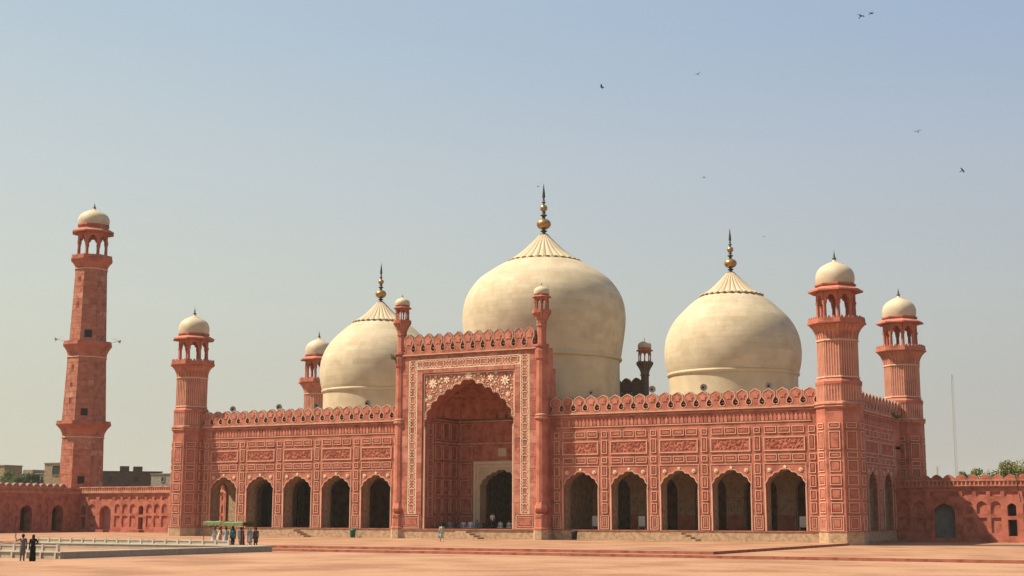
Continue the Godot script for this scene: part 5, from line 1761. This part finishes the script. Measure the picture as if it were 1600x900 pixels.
func build_beyond():
	var a := 0.78
	house("tan flat-roofed house with one small window beyond the shaded side wall", Vector3(-171, 0, -80), 0.05, 18.0, 12.7, 5, M.house_tan, [[6.6, 10.6, 1.1, 1.1]], [[-5, -6, 1.5, 0.5, -1, "parapet", M.house_tan]])
	house("pale low house with roof rails behind the green bushes", Vector3(-183.5, 0, -108), 0.05, 11.0, 11.9, 4, M.house_grey, [[1.0, 10.0, 1.2, 1.3], [3.2, 10.0, 0.7, 1.3]], [[-4, -5, -1.0, 0.9, -1, "roof_room", M.house_tan], [1.0, -3.0, 1.15, 1.6, -2.85, "mast", M.dark_metal], [2.4, -3.0, 2.55, 1.8, -2.85, "mast", M.dark_metal], [3.6, -3.0, 3.75, 1.5, -2.85, "mast", M.dark_metal]])
	house("tan narrow house with a large dark window beside the minaret", Vector3(-146.8, 0, -80), 0.05, 5.6, 12.9, 6, M.house_tan, [[0.7, 10.6, 2.4, 1.9]], [])
	house("long dark brown building behind the niche wall, right of the minaret", Vector3(-127, 0, -80), a, 14.0, 10.9, 9, M.house_brown, [[-3.0, 9.0, 0.8, 1.0], [2.0, 9.0, 0.8, 1.0]], [[-1.2, -5, 0.6, 1.05, -2, "water_tank", M.house_brown], [1.4, -5, 3.2, 1.0, -2, "water_tank", M.house_brown]])
	house("pale grey flat building beside the left corner tower", Vector3(-117.5, 0, -82), 0.05, 9.0, 10.4, 9, M.house_grey, [[-1.5, 9.0, 0.6, 0.8]], [])
	var g := "trees beyond the court walls"
	tree("round leafy tree above the right court wall, the taller crown", Vector3(45.2, 0, -58), 9.9, 3.1, 5200, 1, Color(0.17, 0.18, 0.06), g)
	tree("small thin tree beside the taller crown over the right court wall", Vector3(40.6, 0, -60), 8.9, 1.6, 1500, 2, Color(0.18, 0.19, 0.065), g)
	tree("leafy tree at the far end of the right court wall", Vector3(50.5, 0, -57), 9.5, 3.0, 4200, 6, Color(0.16, 0.17, 0.055), g)
	tree("low green tree between the tan houses beyond the shaded side wall", Vector3(-148.9, 0, -71), 11.3, 2.6, 3000, 3, Color(0.10, 0.15, 0.045), g)
	tree("dark green tree against the pale low house with roof rails", Vector3(-144.4, 0, -71), 11.0, 2.6, 3000, 4, Color(0.05, 0.07, 0.028), g)
	# radio mast
	var m := thing("radio_mast", "thin lattice radio mast rising behind the right court wall", "mast", Vector3(-9, 0, -300))
	var b := MB.new(M.grey_metal)
	var H := 43.5
	for k in 3:
		var t := TAU * k / 3
		b.tube(Vector3(sin(t) * 0.45, -0.9, cos(t) * 0.45), Vector3(sin(t) * 0.3, H, cos(t) * 0.3), 0.07, 0.06, 5)
	for i in 32:
		for k in 3:
			var t := TAU * k / 3; var u := TAU * (k + 1) / 3
			var y := H * i / 32.0
			b.tube(Vector3(sin(t) * 0.4, y, cos(t) * 0.4), Vector3(sin(u) * 0.4, y + H / 32.0, cos(u) * 0.4), 0.03, 0.03, 4)
	part("lattice", b.mesh(), m)
	var tp := MB.new(M.grey_metal)
	tp.tube(Vector3(0, H, 0), Vector3(0, H + 0.9, 0), 0.3, 0.12, 6)
	part("antenna", tp.mesh(), m)
	var m2 := thing("antenna_pole", "short antenna pole over the wall beside the rear corner tower", "antenna", Vector3(6.6, 0, -200))
	var b2 := MB.new(M.grey_metal)
	b2.tube(Vector3(0, -0.9, 0), Vector3(0, 13.4, 0), 0.12, 0.1, 6)
	part("pole", b2.mesh(), m2)
	var b3 := MB.new(M.grey_metal)
	for x in [-0.22, 0.0, 0.22]: b3.box(x - 0.06, 11.8, 0.1, x + 0.06, 13.8, 0.22)
	part("panel", b3.mesh(), m2)

# ---------------------------------------------------------------- camera, sky, sun
# clear hazy air: blue overhead, pale warm haze low down, whiter towards the sun
func hazy_sky(sun: Vector3, exposure: float) -> ImageTexture:
	var rows := [[-1.0, Vector3(0.30, 0.21, 0.14)], [-0.03, Vector3(0.42, 0.34, 0.27)], [0.0, Vector3(0.485, 0.465, 0.425)], [0.07, Vector3(0.48, 0.478, 0.45)], [0.148, Vector3(0.465, 0.50, 0.51)], [0.24, Vector3(0.39, 0.458, 0.57)], [0.334, Vector3(0.275, 0.385, 0.58)], [0.6, Vector3(0.17, 0.28, 0.52)], [1.0, Vector3(0.11, 0.21, 0.45)]]
	var w := 512; var h := 256
	var im := Image.create(w, h, false, Image.FORMAT_RGBF)
	for j in h:
		var el := PI * (0.5 - (j + 0.5) / h)
		var y := sin(el)
		var base := Vector3.ZERO
		for k in rows.size() - 1:
			if y >= rows[k][0] and y <= rows[k + 1][0]:
				base = (rows[k][1] as Vector3).lerp(rows[k + 1][1], (y - rows[k][0]) / (rows[k + 1][0] - rows[k][0]))
		for i in w:
			var a := TAU * (i + 0.5) / w
			var d := Vector3(sin(a) * cos(el), y, -cos(a) * cos(el))
			var g := maxf(d.dot(sun) + 0.15, 0.0) if y > 0.0 else 0.0
			var c := (base + Vector3(0.32, 0.315, 0.14) * g) / exposure
			im.set_pixel(i, j, Color(c.x, c.y, c.z))
	return ImageTexture.create_from_image(im)

func _ready():
	rng.seed = 1
	var cam := Camera3D.new()
	cam.name = "camera"
	cam.fov = 23.1526
	cam.near = 0.5
	cam.far = 6000.0
	add_child(cam)
	cam.transform = Transform3D(Basis(Vector3(0.87784, 0.00146, -0.47896), Vector3(0.07507, 0.98721, 0.14061), Vector3(0.47304, -0.15939, 0.86650)).orthonormalized(), Vector3(76.665, 2.518, 132.021))
	cam.current = true
	var env := Environment.new()
	env.background_mode = Environment.BG_SKY
	var sm := PanoramaSkyMaterial.new()
	sm.panorama = hazy_sky(Vector3(-1.0, 1.47, 0.54).normalized(), 2.05)
	var sky := Sky.new()
	sky.sky_material = sm
	env.sky = sky
	env.ambient_light_source = Environment.AMBIENT_SOURCE_SKY
	env.tonemap_mode = Environment.TONE_MAPPER_LINEAR
	env.tonemap_exposure = 2.05
	env.sdfgi_enabled = true
	env.ssao_enabled = true
	env.ssil_enabled = true
	env.fog_enabled = true
	env.fog_density = 0.00012
	env.fog_light_color = Color(0.80, 0.78, 0.73)
	var we := WorldEnvironment.new()
	we.environment = env
	add_child(we)
	var sun := DirectionalLight3D.new()
	sun.name = "sun"
	sun.light_energy = 1.45
	sun.light_color = Color(1.0, 0.94, 0.84)
	sun.light_angular_distance = 0.6
	sun.shadow_enabled = true
	add_child(sun)
	sun.look_at_from_position(Vector3.ZERO, Vector3(1.0, -1.47, -0.54))
	make_materials()
	build_ground()
	build_mosque()
	build_court_walls()
	build_minaret()
	build_pool()
	build_beyond()
	build_objects()
	build_people()
